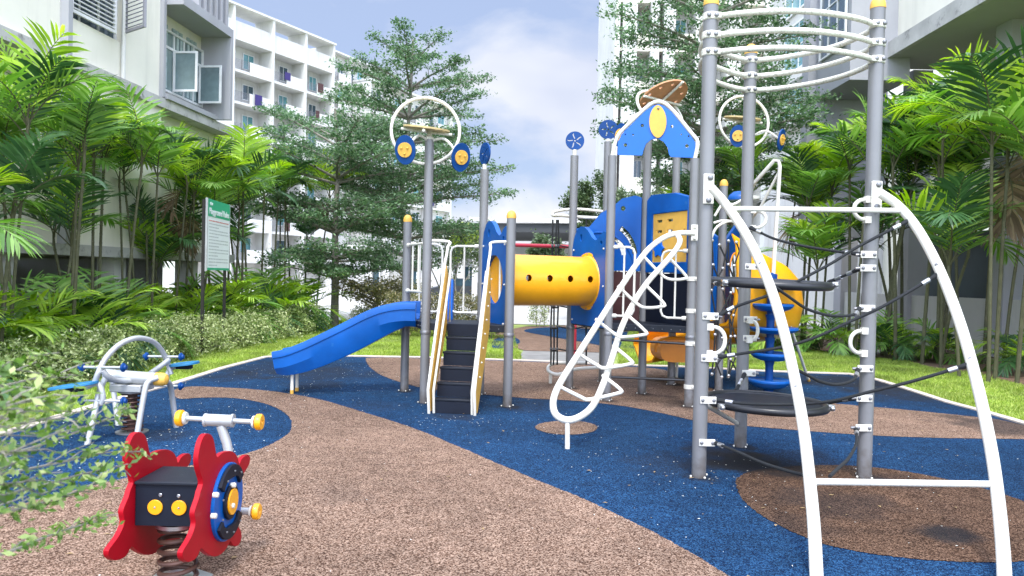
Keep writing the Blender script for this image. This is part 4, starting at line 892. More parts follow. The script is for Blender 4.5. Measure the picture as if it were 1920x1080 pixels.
# undercroft
m = MB(); WR.bx(m, -14, sE+6, -.1, 1.33, -1.5, -1.28); B.bpart('low_wall', m, 'white_wall')
m = MB()
for s_ in (-9.5, -5.2, -1.05, 3.1, 7.4): WR.bx(m, s_, s_+.55, 0, zr, -1.7, -1.15)
B.bpart('column', m, 'grey_wall')
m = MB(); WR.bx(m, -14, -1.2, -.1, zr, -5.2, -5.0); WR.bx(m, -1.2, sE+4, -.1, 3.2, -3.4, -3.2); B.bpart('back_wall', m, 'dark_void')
m = MB(); WR.bx(m, -14, sE+4, 3.3, zr, -3.1, -2.6); B.bpart('inner_wall', m, 'cream_wall')
m = MB(); WR.bx(m, -14, sE, 5.9, 6.5, -1.9, -1.72); B.bpart('beam', m, 'white_wall')
m = MB(); p = WR.P(-3.2, 0, -1.0); m.tube([p+V(0, 0, 0), p+V(0, 0, 5.2), p+V(-.05, .1, 5.45), p+V(-.05, .5, 5.6)], .09, 10); B.bpart('downpipe', m, 'silver_paint')
# grey bay beyond
s0 = WR.at(1640, 40)[0]; s1 = WR.at(1527, 150)[0]
m = MB(); WR.bx(m, s0+.2, s1, 8.6, 16, -1, .0); B.bpart('bay_wall', m, 'white_wall')
WR2 = Wall((9.0, 26.5), math.radians(.2), -1)
a0, z0 = WR2.at(1600, 150); a1, z1 = WR2.at(1525, 155)
m = MB(); WR2.bx(m, a0, a1, WR2.at(1530, 190)[1], 17, -1.5, .1); WR2.bx(m, a1-.5, a1, 3.0, 17, -2.0, .35); B.bpart('grey_bay', m, 'grey_wall')
B.window(WR2, a0+.2, a1-.8, WR2.at(1600, 80)[1], WR2.at(1600, 80)[1]+2.8, .12, 3, 2, 'glass_dark')
# next: teal glazed stair block and tall white block
W5 = Wall((12.6, 36.0), math.radians(-2), -1)
B5 = Bld('glazed_building', 'white block with big teal glass windows right of the tall white building', 'building', W5.P(0, 0, 0))
g0, g1 = W5.at(1525, 200)[0], W5.at(1440, 200)[0]
m = MB(); W5.bx(m, g0-6, g1, 0, 26, -6, 0); B5.bpart('wall', m, 'white_wall')
for (y0, y1) in ((215, 160), (130, 40), (20, -80)):
    zz0 = W5.at(1500, y0)[1]; zz1 = W5.at(1500, y1)[1]; B5.window(W5, g0-1, W5.at(1472, 150)[0], zz0, zz1, .05, 5, 2, 'glass_teal', .08)
m = MB()
for zq in (W5.at(1500, 226)[1], W5.at(1500, 145)[1]): W5.bx(m, g0-3, g1, zq-.3, zq+.1, 0.003, .5)
B5.bpart('floor_slab', m, 'white_wall')
# tall white building with vertical fins, facing the play area
Pt = WY(1150, 200, 48.0); WT = Wall((Pt.x, Pt.y), math.radians(90), 1)
B6 = Bld('tall_building', 'tall white building with vertical fins and recessed balconies behind the right tree', 'building', WT.P(0, 0, 0))
f = lambda px: WT.at(px, 250)[0]
m = MB(); WT.bx(m, f(1160), f(1470), 0, 30, -10, -1.6); B6.bpart('wall', m, 'white_wall')
m = MB()
for a, b in ((1149, 1158), (1163, 1190), (1216, 1232), (1240, 1262), (1300, 1312), (1360, 1385), (1430, 1445)): WT.bx(m, f(a), f(b), 0, 30, -1.6 if a > 1150 else -10, 0)
B6.bpart('fin_wall', m, 'white_wall')
m = MB(); k = 0; zq = 1.0
while zq < 30: WT.bx(m, f(1158)+.02, f(1470), zq-.2, zq+.0, -1.6, -.25); WT.bx(m, f(1190)+.01, f(1216)-.01, zq, zq+1.0, -.5, -.35); WT.bx(m, f(1262)+.01, f(1300)-.01, zq, zq+1.0, -.5, -.35); zq += 3.1
B6.bpart('floor_slab', m, 'cream_wall')
for i in range(9):
    zq = 1.0+3.1*i; B6.window(WT, f(1194), f(1212), zq+.1, zq+2.3, -1.55, 2, 1, 'glass_dark', .06); B6.window(WT, f(1268), f(1292), zq+.1, zq+2.3, -1.55, 2, 1, 'glass_teal', .06)
    B6.window(WT, f(1320), f(1352), zq+.9, zq+2.3, -1.55, 2, 1, 'glass_teal', .06)
# car park roof and the low white hall in the distance
C0 = WY(700, 440, 42.0)
K = Bld('car_park_shelter', 'long dark-roofed car park shelter under the sky gap', 'building', (0.5, 41, 0))
xl = WY(880, 430, 40).x; xr = WY(1160, 430, 40).x; zt_ = WY(1000, 412, 40).z; zb_ = WY(1000, 437, 40).z
m = MB(); m.hexa([(xl, 40, zb_), (xr, 40, zb_+.1), (xr, 50, zb_+.1), (xl, 50, zb_), (xl, 40, zt_-.25), (xr, 40, zt_-.1), (xr, 50, zt_), (xl, 50, zt_)]); K.bpart('roof', m, 'roof_dark')
m = MB(); m.box(((xl+xr)/2, 39.9, zt_-.05), (xr-xl, .2, .22)); K.bpart('gutter', m, 'white_wall')
m = MB()
for x in np.linspace(xl+.3, xr-.3, 5): m.box((float(x), 41, zb_/2), (.3, .3, zb_-.01))
K.bpart('pillar', m, 'white_wall')
m = MB(); m.box(((xl+xr)/2+.6, 49, 2.0), (xr-xl-2, .3, 3.6)); K.bpart('back_wall', m, 'white_wall')
Hh = Bld('white_hall', 'low white hall with pillars seen behind the left deck railings', 'building', (-7, 52, 0))
xl = WY(640, 500, 50).x; xr = WY(905, 500, 50).x; zt_ = WY(800, 470, 50).z
m = MB(); m.box(((xl+xr)/2, 54, zt_/2), (xr-xl, 6, zt_)); Hh.bpart('wall', m, 'white_wall')
m = MB()
for px in (690, 722, 812, 824, 843, 862, 898): x = WY(px, 500, 50).x; m.box((x, 50.6, zt_/2-.1), (.42, .42, zt_-.3))
Hh.bpart('pillar', m, 'white_wall')
m = MB(); m.box(((xl+xr)/2, 51.6, zt_+.1), (xr-xl+.6, 3.2, .35)); Hh.bpart('roof', m, 'white_wall')
WHh = Wall((xl, 50.97), math.radians(90), 1)
for px in (700, 770, 832, 852, 880): x = WY(px, 500, 51).x-xl; Hh.window(WHh, x-.5, x+.5, .5, 2.3, .05, 2, 1, 'glass_dark', .08)
# parked cars glimpsed beyond
def car(x, y, rz, mt, label):
    T = Thing('parked_car', label, 'car', (x, y, 0), 'cars parked beyond the lawn'); Mx = Matrix.Rotation(rz, 3, 'Z'); m = MB()
    prof = [(-2.1, .35), (-2.15, .8), (-1.5, .95), (-.95, 1.42), (.55, 1.45), (1.15, .98), (2.0, .85), (2.15, .5), (2.1, .32)]
    o = T.loc; m.prism([prof], o, Mx @ V(1, 0, 0), V(0, 0, 1), 1.65); b = T.part('body', m, mt, bevel=.06)
    m = MB(); m.prism([[(-1.38, .98), (-.9, 1.36), (.5, 1.38), (1.0, .99)]], o, Mx @ V(1, 0, 0), V(0, 0, 1), 1.67); T.part('window', m, 'glass_dark')
    for dx in (-1.35, 1.35):
        for dy in (-.78, .78):
            m = MB(); m.disc(o+Mx @ V(dx, dy, .32), Mx @ V(0, 1, 0), .32, .2, 20, .03); wh = T.part('wheel', m, 'black_rubber')
            m = MB(); m.disc(o+Mx @ V(dx, dy*1.14, .32), Mx @ V(0, 1, 0), .19, .04, 16); T.part('rim', m, 'steel', wh)
car(WY(868, 540, 46).x, 46, 0.1, 'carpaint_dark', 'dark parked car behind the thin sapling')
car(WY(1010, 540, 44).x, 44, 0.0, 'frame_white', 'white parked car under the car park shelter')

# ------------------------------------------------------------------ play structure
def hz(P, px, py): return WY(px, py, P.y).z          # height of photo pixel at the distance of P
PR = 0.057
pA, pB, pD = G(758, 733), G(795, 755), G(951, 762); pC = pA+pD-pB
pE, pF, pG, pI = G(1067, 728), G(1137, 751), G(1203, 738), G(1291, 762)
pH, pK, pJ, pL = G(1258, 721), G(1347, 733), G(1129, 716), G(1392, 722)
DZ = 1.0
S_ = Thing('play_structure', 'large playground climbing structure with blue slide, yellow tunnel tube, stairs and blue peaked roof', 'play structure', (pF.x, pF.y, 0))
def post(P, h, cap=None, top='dome', T=None, r=PR):
    T = T or S_; m = MB(); m.lathe([(r, -0.02), (r, h-0.0)], (P.x, P.y, 0), n=24)
    o = T.part('post', m, 'post_grey')
    m = MB()
    for k in range(4):
        a = k*math.pi/2+.4; m.ball((P.x+math.cos(a)*(r+.02), P.y+math.sin(a)*(r+.02), .012), .010, 8)
    T.part('bolt', m, 'white_paint', o)
    if cap:
        m = MB(); m.lathe([(r+.003, -.03), (r+.003, 0), (r*.93, .03), (r*.7, .052), (r*.35, .066), (0, .07)], (P.x, P.y, h), n=24); T.part('cap', m, cap, o)
    return o
hA = hz(pA, 760, 412); hB = hz(pB, 805, 262); hC = hz(pC, 903, 318); hD = hz(pD, 960, 405); hE = hz(pE, 1079, 292)
hF = hz(pF, 1152, 292); hI = hz(pI, 1302, 297); hG = 3.95; hH = hz(pH, 1271, 290); hJ = hz(pJ, 1143, 266); hK = hz(pK, 1356, 345)
post(pA, hA, 'mustard_board'); oB = post(pB, hB); oC = post(pC, hC); post(pD, hD, 'mustard_board'); oE = post(pE, hE); post(pF, hF); post(pG, hG); post(pI, hI)
post(pH, hH, 'mustard_board'); oJ = post(pJ, hJ); post(pK, hK, 'mustard_board'); hL = 3.85; post(pL, hL)

def deck(poly, z, th=0.09):
    m = MB(); pts = [(p.x, p.y) for p in poly]; m.prism([pts], (0, 0, z-th/2), V(1, 0, 0), V(0, 1, 0), th); o = S_.part('deck', m, 'dark_deck', bevel=.006)
    m = MB()
    n = len(poly)
    for i in range(n):
        a, b = poly[i], poly[(i+1) % n]; d = (b-a).normalized(); a2, b2 = a+d*.07, b-d*.07
        nr = V(d.y, -d.x, 0); k = 8
        for j in range(k): c = a2.lerp(b2, (j+.5)/k); m.ball((c.x+nr.x*.004, c.y+nr.y*.004, z-.05), .008, 6)
    S_.part('bolt', m, 'bolt_grey', o); return o
deck([pB, pD, pC, pA], DZ); deck([pF, pI, pG, pE], DZ+.02); deck([pI, pK, pH, pG], DZ+.02)
# deck brackets on posts
m = MB()
for p in (pA, pB, pC, pD, pE, pF, pG, pI): m.lathe([(PR+.004, DZ-.14), (PR+.007, DZ-.13), (PR+.007, DZ-.1), (PR+.004, DZ-.095)], (p.x, p.y, 0), n=20)
S_.part('collar', m, 'bolt_grey')
# black cross bars below the roofed deck
for (ya, yb) in ((636, 645), (707, 713)):
    m = MB(); a = WY(1150, ya, pF.y); b = WY(1285, yb, pI.y); m.tube([(pF.x, pF.y, a.z), (pI.x, pI.y, b.z)], .016, 8); S_.part('cross_bar', m, 'black_rubber')

# --- stairs
dBD = (pD-pB).normalized(); nBD = V(dBD.y, -dBD.x, 0)          # towards the viewer
if nBD.y > 0: nBD = -nBD
c0 = (pB+pD)/2+dBD*0.005; bc = G(849, 776); run = (bc-c0).dot(nBD); c1 = c0+nBD*run
w0 = 0.235; n_st = 5; stp = MB(); trd = MB()
lat = (bc-c1).dot(dBD)
def sp(f, s, z): return c0+nBD*(run*f)+dBD*(s+lat*f)+V(0, 0, z)
for i in range(n_st):
    f0, f1 = 1-(i+1)/(n_st+.15), 1-i/(n_st+.15); zt = DZ*(i+1)/(n_st+1)*1.02; zb = DZ*i/(n_st+1)*1.02
    f0 = max(f0, .02)
    m = MB(); m.hexa([sp(f1, -w0, zt-.03), sp(f1, w0, zt-.03), sp(f0, w0, zt-.03), sp(f0, -w0, zt-.03), sp(f1, -w0, zt), sp(f1, w0, zt), sp(f0, w0, zt), sp(f0, -w0, zt)]); fixn(S_.part('tread', m, 'dark_deck', bevel=.008))
    m = MB(); m.hexa([sp(f1, -w0+.01, zb+.002), sp(f1, w0-.01, zb+.002), sp(f1-.03, w0-.01, zb+.002), sp(f1-.03, -w0+.01, zb+.002), sp(f1, -w0+.01, zt-.031), sp(f1, w0-.01, zt-.031), sp(f1-.03, w0-.01, zt-.031), sp(f1-.03, -w0+.01, zt-.031)])
    fixn(S_.part('riser', m, 'navy_board'))
m = MB(); zt = DZ; m.hexa([sp(.09, -w0, DZ*5/6+.02), sp(.09, w0, DZ*5/6+.02), sp(.05, w0, DZ*5/6+.02), sp(.05, -w0, DZ*5/6+.02), sp(.09, -w0, zt), sp(.09, w0, zt), sp(-.05, w0, zt+.004), sp(-.05, -w0, zt+.004)]); fixn(S_.part('riser', m, 'navy_board'))
for sgn in (-1, 1):
    s = sgn*(w0+.035)
    def q(f, z, ds=0.0): return sp(f, s+ds*sgn, z)
    # yellow side board
    lo = [(1.08, .02), (1.12, .30), (.0, 1.93), (-.06, 1.88), (-.06, 1.0), (.06, 1.0)]
    m = MB(); A = q(0, 0); ux = (q(1, 0)-q(0, 0)); m.prism([[(a, b) for a, b in ((1.03, .02), (1.10, .28), (.10, 1.72), (-.02, 1.60), (-.02, 1.0), (.04, .93), (.93, .02))]], A, ux, V(0, 0, 1), .022)
    fixn(S_.part('side_board', m, 'mustard_board'))
    m = MB(); m.tube([q(1.07, .0), q(1.16, .28), q(1.1, .38), q(.16, 1.78), q(.06, 1.86)], .017, 8)
    if sgn < 0: m.tube([q(.06, 1.86), q(.0, 1.95, -.0), q(-.1, 2.02), (pB.x+.02, pB.y+.03, 2.03)], .018, 10, smooth=4)
    else: m.tube([q(.06, 1.86), q(.0, 1.95), q(-.1, 2.02), (pD.x-.02, pD.y, 2.03)], .018, 10, smooth=4)
    m.tube([q(1.0, .0, -.045), q(1.05, .27, -.045), q(.02, 1.66, -.045), q(0, 1.02, -.045)], .015, 8)
    S_.part('handrail', m, 'white_paint')
    m = MB()
    for i in range(8): f = .1+.12*i; m.ball(q(f, 1.66-1.35*f+.04, .03), .012, 8)
    S_.part('bolt', m, 'white_paint')

# --- guard rails (white tube hoops with uprights)
def guard(a, b, za, zt, f0, f1, ups, part='guard_rail', rr=.016, round_=.08):
    """closed hoop between posts a and b from fraction f0 to f1"""
    A = a.lerp(b, f0); Bq = a.lerp(b, f1); d = (Bq-A).normalized(); L_ = (Bq-A).length; m = MB(); r = min(round_, L_*.3)
    def w(x, z): p = A+d*x; return V(p.x, p.y, z)
    pts = [w(0, zt), w(L_-r, zt), w(L_-r*.3, zt-r*.3), w(L_, zt-r), w(L_, za+r), w(L_-r*.3, za+r*.3), w(L_-r, za), w(0, za)]
    m.tube(pts, rr, 10)
    for u in ups: m.tube([w(L_*u, za), w(L_*u, zt)], rr*.8, 8)
    for z in (za, zt): m.lathe([(.001, 0), (.028, 0), (.028, .05), (.02, .06)], w(-0.005, z), d, 12)
    S_.part(part, m, 'white_paint')
guard(pA, pC, DZ+.1, 2.02, .06, .47, (.28, .6)); guard(pC, pA, DZ+.1, 2.0, .06, .42, (.5,))
guard(pA, pB, DZ+.38, 2.0, .06, .9, (.3, .65))
guard(pF, pI, DZ+.12, 2.02, .05, .31, (.5,)); guard(pI, pF, DZ+.12, 1.98, .06, .36, (.45,))
guard(pD, pC, DZ+.1, 2.02, .07, .34, (.5,))
# small blue entry lip plates at the back opening
for f_ in (.56, .60):
    p = pA.lerp(pC, f_); m = MB(); m.prism([smooth2([(-.03, 0), (.05, 0), (.055, .38), (.03, .5), (0, .53), (-.03, .48)], 3)], (p.x, p.y, DZ+.01), nBD*-1, V(0, 0, 1), .05); fixn(S_.part('entry_lip', m, 'bright_blue_board', bevel=.008))

# --- blue slide to the left
sA = (pA+pB)/2; top = V(sA.x+.02, sA.y+.12, 0); lip = WY(530, 700, 9.9)
dS = V(lip.x-top.x, lip.y-top.y, 0); Ls = dS.length; dS.normalize(); pS = V(-dS.y, dS.x, 0)
if pS.y > 0: pS = -pS            # towards the viewer
zl = lambda px, py: WY(px, py, top.y-.26).z
prof = [(0.0, DZ+.02), (.14, DZ+.02), (.30, DZ+.0), (.44, DZ-.04), (.60, DZ-.11), (.85, DZ-.245), (1.1, DZ-.375), (1.35, DZ-.50), (1.6, DZ-.60), (1.78, DZ-.64)]
sc_ = Ls/1.78+.02
prof = catmull([V(a*sc_, b, 0) for a, b in prof], 3)
sh = [(.0, .22), (.02, .19), (.045, .185), (.05, .2), (.055, .0), (.10, -.045), (.25, -.055)]     # half section: offset from outer edge, height above bed
W_half = .27
def slide_sec(hh, wall, ud=.1):
    o = [(-W_half-.0, wall), (-W_half+.025, wall+.012), (-W_half+.05, wall), (-W_half+.065, .06), (-W_half+.12, 0.0), (0, -.008)]
    o = o+[(-a, b) for a, b in reversed(o[:-1])]
    u = [(W_half+.012, wall-.03), (W_half+.012, wall*.62), (W_half-.004, wall*.58), (W_half-.004, -.02), (W_half-.075, -.025-ud), (W_half-.12, -.03-ud)]; u = u+[(-a, b) for a, b in reversed(u)]
    return o+u
vs_ = []; fs = []; nsec = 0
for i, p in enumerate(prof):
    a = prof[max(0, i-1)]; b = prof[min(len(prof)-1, i+1)]; t = (b-a).normalized(); nx = V(-t.y, t.x, 0)
    x01 = i/(len(prof)-1); wall = .21-.02*x01
    sec = slide_sec(0, wall, .07+.10*math.sin(math.pi*min(1, max(0, (x01-.12)/.88)))**.7); nsec = len(sec); taper = 1.0 if x01 < .9 else 1-.5*(x01-.9)
    for (s, h) in sec:
        q = V(p.x, p.y, 0)+nx*h; vs_.append(V(top.x, top.y, 0)+dS*q.x+pS*(s*taper)+V(0, 0, q.y))
for i in range(len(prof)-1):
    for j in range(nsec): fs.append((i*nsec+j, i*nsec+(j+1) % nsec, (i+1)*nsec+(j+1) % nsec, (i+1)*nsec+j))
fs.append(tuple(range(nsec))); fs.append(tuple(range((len(prof)-1)*nsec, len(prof)*nsec)))
sl_o = fixn(S_.part('slide', MB().add(vs_, fs), 'blue_plastic', ang=24))
m = MB()
for s in (-.11, .11):
    p = top+dS*(Ls-.16)+pS*s; m.lathe([(.022, 0.05), (.022, .26)], (p.x, p.y, 0), n=12)
S_.part('slide_leg', m, 'white_paint', sl_o)
m = MB()
for s in (-.11, .11):
    p = top+dS*(Ls-.16)+pS*s; m.lathe([(.024, -.01), (.024, .05)], (p.x, p.y, 0), n=12)
S_.part('foot', m, 'mustard_board', sl_o)

# --- yellow tube and its two blue end panels
CDm = (pC+pD)/2; EFm = (pE+pF)/2; zc = DZ+.56; Rt = .335
ax = (V(EFm.x-CDm.x, EFm.y-CDm.y, 0)); Lt = ax.length; ax.normalize()
def bump_panel(a, b, zb, flip, hole=True, mt='blue_plastic', name='end_panel'):
    d = (b-a); L_ = d.length-2*PR-.01; d.normalize(); o = a+d*(PR+.005)
    out = [(0, 0), (L_, 0), (L_, 1.27), (L_*.93, 1.28), (L_*.86, 1.25), (L_*.78, 1.19), (L_*.70, 1.17), (L_*.60, 1.21), (L_*.48, 1.31), (L_*.36, 1.37), (L_*.24, 1.38), (L_*.13, 1.33), (L_*.05, 1.23), (0, 1.08)]
    if flip: out = [(L_-x, y) for x, y in reversed(out)]
    pts = [out[i] for i in range(len(out))]
    loops = [pts]
    if hole: loops.append(circ(L_/2, zc-zb, Rt-.02, 36))
    loops.append(circ(L_*(.27 if not flip else .73), 1.22, .035, 14, .055)); loops.append(circ(L_*(.87 if not flip else .13), 1.13, .03, 12))
    m = MB(); m.prism(loops, V(o.x, o.y, zb), d, V(0, 0, 1), .06); p_ = fixn(S_.part(name, m, mt))
    m = MB(); nn = V(-d.y, d.x, 0)
    for (x, z) in ((.05, .06), (L_-.05, .06), (.05, 1.05), (L_-.05, 1.05), (.04, .55), (L_-.04, .55)):
        c = o+d*x
        for sgn in (-1, 1): m.ball(V(c.x, c.y, zb+z)+nn*.034*sgn, .014, 8)
    S_.part('bolt', m, 'white_paint', p_)
bump_panel(pD, pC, DZ-.05, True); bump_panel(pE, pF, DZ-.05, False)
a = V(CDm.x, CDm.y, zc)+ax*.02; m = MB()
m.lathe([(Rt, 0), (Rt, Lt-.04), (Rt-.016, Lt-.04), (Rt-.016, 0), (Rt, 0)], a, ax, 48); tb = S_.part('tunnel_tube', m, 'yellow_plastic')
cm = MB(); sd = V(ax.y, -ax.x, 0)
for i in range(4):
    fr = .20+.215*i; c = a+ax*(Lt*fr)+V(0, 0, .03); cm.cyl(c-sd*.6, c+sd*.6, .045, 16)
cut(tb, cm); tb.data.materials.clear(); tb.data.materials.append(MATS['yellow_plastic'])
m = MB()
for (x0, sg) in ((.03, 1), (Lt-.045, -1)):
    c = a+ax*x0; m = MB(); m.lathe([(Rt+.002, 0), (Rt+.055, 0), (Rt+.06, .008), (Rt+.055, .016), (Rt+.02, .022), (Rt+.002, .05)] if sg > 0 else [(Rt+.002, -.05), (Rt+.02, -.022), (Rt+.055, -.016), (Rt+.06, -.008), (Rt+.055, 0), (Rt+.002, 0)], c, ax, 48); fl_ = fixn(S_.part('flange', m, 'yellow_plastic', tb))
m = MB(); u_, w_, _ = frame_of(ax)
for k in range(16):
    t = TAU*k/16; c = a+ax*(Lt-.068)+u_*(Rt+.038)*math.cos(t)+w_*(Rt+.038)*math.sin(t); m.ball(c, .011, 6)
S_.part('bolt', m, 'bolt_grey', fl_)

# --- roof: blue peaked panel with yellow lens in a bent white tube
ra, rb = pF, pI; dR = (rb-ra).normalized(); Lr = (rb-ra).length; nR = V(dR.y, -dR.x, 0)
if nR.y > 0: nR = -nR
def onR(px, py):
    p = WV(px, py, ra, rb); return ((p-ra).dot(dR), p.z)
def z5(x, y): return onR(1040+x/3.6, 130+y/3.6)
fr_px = [(404, 590), (410, 490), (440, 430), (520, 350), (600, 275), (655, 232), (700, 219), (745, 232), (800, 280), (870, 365), (930, 440), (965, 492), (968, 600)]
m = MB(); pts = [V(ra.x, ra.y, 0)+dR*x+V(0, 0, z) for x, z in (z5(*p) for p in fr_px)]; pts[0] = V(ra.x, ra.y, hF); pts[-1] = V(rb.x, rb.y, hI)
m.tube(pts, .026, 12, smooth=3); rf = S_.part('roof_frame', m, 'white_paint')
out = [(425, 578), (428, 492), (452, 440), (530, 362), (610, 285), (660, 248), (700, 236), (740, 248), (792, 290), (860, 375), (920, 450), (950, 496), (948, 598), (785, 592), (772, 575), (765, 530), (735, 488), (690, 466), (650, 474), (615, 505), (600, 545), (590, 582)]
holes = [circ(478, 512, 13, 12), circ(592, 380, 12, 12), circ(530, 442, 7, 10), (circ(478, 440, 6, 10)), circ(793, 386, 11, 12), circ(893, 518, 13, 12), circ(905, 452, 7, 10), circ(855, 440, 6, 10)]
m = MB(); m.prism([[z5(*p) for p in out]]+[[z5(*p) for p in h] for h in holes], V(ra.x, ra.y, 0), dR, V(0, 0, 1), .022)
fixn(S_.part('roof_panel', m, 'bright_blue_board', bevel=.004))
lens = [(698+58*math.sin(t)*(1-.0*abs(math.cos(t))), 355-110*math.cos(t)) for t in np.linspace(0, TAU, 29)[:-1]]
lens = [(698+(58*(abs(math.sin(t))**1.15)*(1 if math.sin(t) > 0 else -1)), 355-110*math.cos(t)) for t in np.linspace(0, TAU, 33)[:-1]]
m = MB(); m.prism([[z5(*p) for p in lens]], V(ra.x, ra.y, 0), dR, V(0, 0, 1), .024, off=-.02 if (dR.cross(V(0, 0, 1))).y > 0 else .02); le = fixn(S_.part('lens', m, 'mustard_board'))
m = MB(); c = z5(702, 268); m.ball(V(ra.x, ra.y, 0)+dR*c[0]+V(0, 0, c[1])+nR*.035, .016, 8); S_.part('bolt', m, 'bolt_grey', le)

# --- pinwheel discs on posts
def pinwheel(P, z, face, par, r=.135, tilt=0):
    a = Vector(face).normalized(); u, w, _ = frame_of(a); loops = [[(r*math.cos(t), r*math.sin(t)) for t in np.linspace(0, TAU, 33)[:-1]]]
    for k in range(5):
        b = TAU*k/5+.4; arc = [(.028, 0.0), (.05, .14), (.075, .22), (.10, .20), (.112, .10)]; wd = [.006, .009, .009, .008, .004]
        L1 = [((q)*math.cos(b+g)-wd[i]*math.sin(b+g), q*math.sin(b+g)+wd[i]*math.cos(b+g)) for i, (q, g) in enumerate(arc)]
        L2 = [((q)*math.cos(b+g)+wd[i]*math.sin(b+g), q*math.sin(b+g)-wd[i]*math.cos(b+g)) for i, (q, g) in enumerate(arc)]
        loops.append(L1+list(reversed(L2)))
    loops.append(circ(0, 0, .013, 10))
    m = MB(); m.prism(loops, (P.x, P.y, z), u, w, .02); d = fixn(S_.part('pinwheel', m, 'deep_blue_plastic', par))
    m = MB(); m.lathe([(.0, 0), (.03, 0), (.03, z-r*.95-(par_h[par.name])-0.0)], (P.x, P.y, par_h[par.name]), n=12); S_.part('collar', m, 'white_paint', par)
par_h = {oE.name: hE, oJ.name: hJ, oC.name: hC}
pinwheel(pE, hz(pE, 1080, 264), (-.05, -1, .05), oE); pinwheel(pJ, hz(pJ, 1143, 243), (-.1, -1, 0), oJ, r=.15); pinwheel(pC, hz(pC, 905, 288), (-1, -.55, 0), oC, r=.15)

# --- flower ornaments: big ring, flat perforated plate and two petal discs
def flower(P, zt, ring_c, ring_r, ring_ax, plate_c, plate_r, plate_ax, petals, plate_mt, holes=0):
    T = S_; m = MB(); u, w, _ = frame_of(ring_ax); c = Vector(ring_c)
    m.tube([c+u*ring_r*math.cos(t)+w*ring_r*math.sin(t) for t in np.linspace(0, TAU, 49)[:-1]], .021, 10, closed=True)
    rg = S_.part('ring', m, 'white_mossy')
    m = MB(); pc = Vector(plate_c); u, w, a_ = frame_of(plate_ax)
    loops = [circ(0, 0, plate_r, 32)]
    for k in range(holes): t = TAU*k/10; loops.append([(plate_r*.78*math.cos(t)+.026*math.cos(g), plate_r*.78*math.sin(t)+.026*math.sin(g)) for g in np.linspace(0, TAU, 9)[:-1]])
    m.prism(loops, pc, u, w, .022); fixn(S_.part('plate', m, plate_mt))
    m = MB(); m.tube([pc+w*plate_r*1.1-V(0, 0, .04), pc-w*plate_r*1.1-V(0, 0, .04)], .018, 8); m.tube([pc+u*plate_r*1.1-V(0, 0, .045), pc-u*plate_r*1.1-V(0, 0, .045)], .018, 8)
    m.lathe([(.055, zt), (.055, zt+.03), (.03, zt+.05), (.03, pc.z-.03)], (P.x, P.y, 0), n=14); S_.part('bracket', m, 'white_mossy')
    for (pt, fx, r) in petals:
        pt = Vector(pt); m = MB(); u, w, a_ = frame_of(fx)
        m.prism([circ(0, 0, r*.82, 28, r*1.1)], pt, u, w, .02); pe = fixn(S_.part('petal_disc', m, 'deep_blue_plastic'))
        m = MB(); m.prism([circ(0, -.0, r*.56, 24)], pt+a_*.018, u, w, .014)
        ye = fixn(S_.part('centre_disc', m, 'mustard_board', pe))
        m = MB()
        for k in range(3): t = TAU*k/3+.5; m.ball(pt+a_*.034+u*.045*math.cos(t)+w*.045*math.sin(t), .014, 8)
        S_.part('bolt', m, 'mustard_board', pe)
        m = MB(); base = V(P.x, P.y, zt-.02); mid = (base+pt)/2+V(0, 0, .12); m.tube([base, mid, pt-a_*.02], .017, 8, smooth=5); S_.part('petal_arm', m, 'white_mossy', pe)
ringc = WY(798, 245, pB.y+.05); flower(pB, hB, ringc, .425, (.1, -1, .12), WY(800, 241, pB.y), .29, (.1, -.12, 1), [(WY(760, 281, pB.y-.3), (-.25, -1, -.2), .16), (WY(864, 295, pB.y-.15), (.75, -1, -.25), .16)], 'tan_plate', 6)
rc2 = WY(1237, 207, pG.y); flower(pG, hG, rc2, .37, (.4, -.7, .55), WY(1243, 183, pG.y), .36, (.31, -.38, -.86), [(WY(1163, 253, pG.y-.1), (-.9, -.6, .1), .15)], 'rust_plate', 10)
rc3 = WY(1395, 228, pL.y); flower(pL, hL, rc3, .40, (.15, -1, .1), WY(1392, 222, pL.y), .28, (.08, -.14, 1), [(WY(1384, 255, pL.y-.3), (-.35, -1, -.1), .15), (WY(1465, 262, pL.y-.1), (.95, -.8, -.2), .15)], 'tan_plate', 6)

# --- blue arched panel with slots (E-G side), maroon panel below
def vpanel(a, b, name, mt, loops, zb, th=.05, bev=.01, off=0, inset=PR+.005, lab=None):
    d = (b-a).normalized(); o = a+d*inset; m = MB(); m.prism(loops, V(o.x, o.y, zb), d, V(0, 0, 1), th, off=off); p = fixn(S_.part(name, m, mt, bevel=bev)); 
    if lab: p['label'] = lab
    return p, d, o
L1 = (pG-pE).length-2*PR-.01
arch = [(0, 0), (L1, 0), (L1, 1.03), (L1*.9, 1.06), (L1*.7, 1.02), (L1*.55, .9), (L1*.38, .82), (L1*.2, .62), (0, .6)]
slot2 = lambda r0: [(L1*.36+(r0+.036)*math.cos(t), .18+(r0+.036)*math.sin(t)) for t in np.linspace(.12, .95, 9)]+[(L1*.36+(r0-.036)*math.cos(t), .18+(r0-.036)*math.sin(t)) for t in np.linspace(.95, .12, 9)]
slot = lambda cx, r0, a0, a1, w: [((r0+w)*math.cos(t)+cx, (r0+w)*math.sin(t)) for t in np.linspace(a0, a1, 9)]+[((r0-w)*math.cos(t)+cx, (r0-w)*math.sin(t)) for t in np.linspace(a1, a0, 9)]
vpanel(pE, pG, 'arch_panel', 'blue_plastic', [arch, slot2(.52), slot2(.36), circ(L1*.72, .88, .035, 12)], DZ+.72, bev=0)
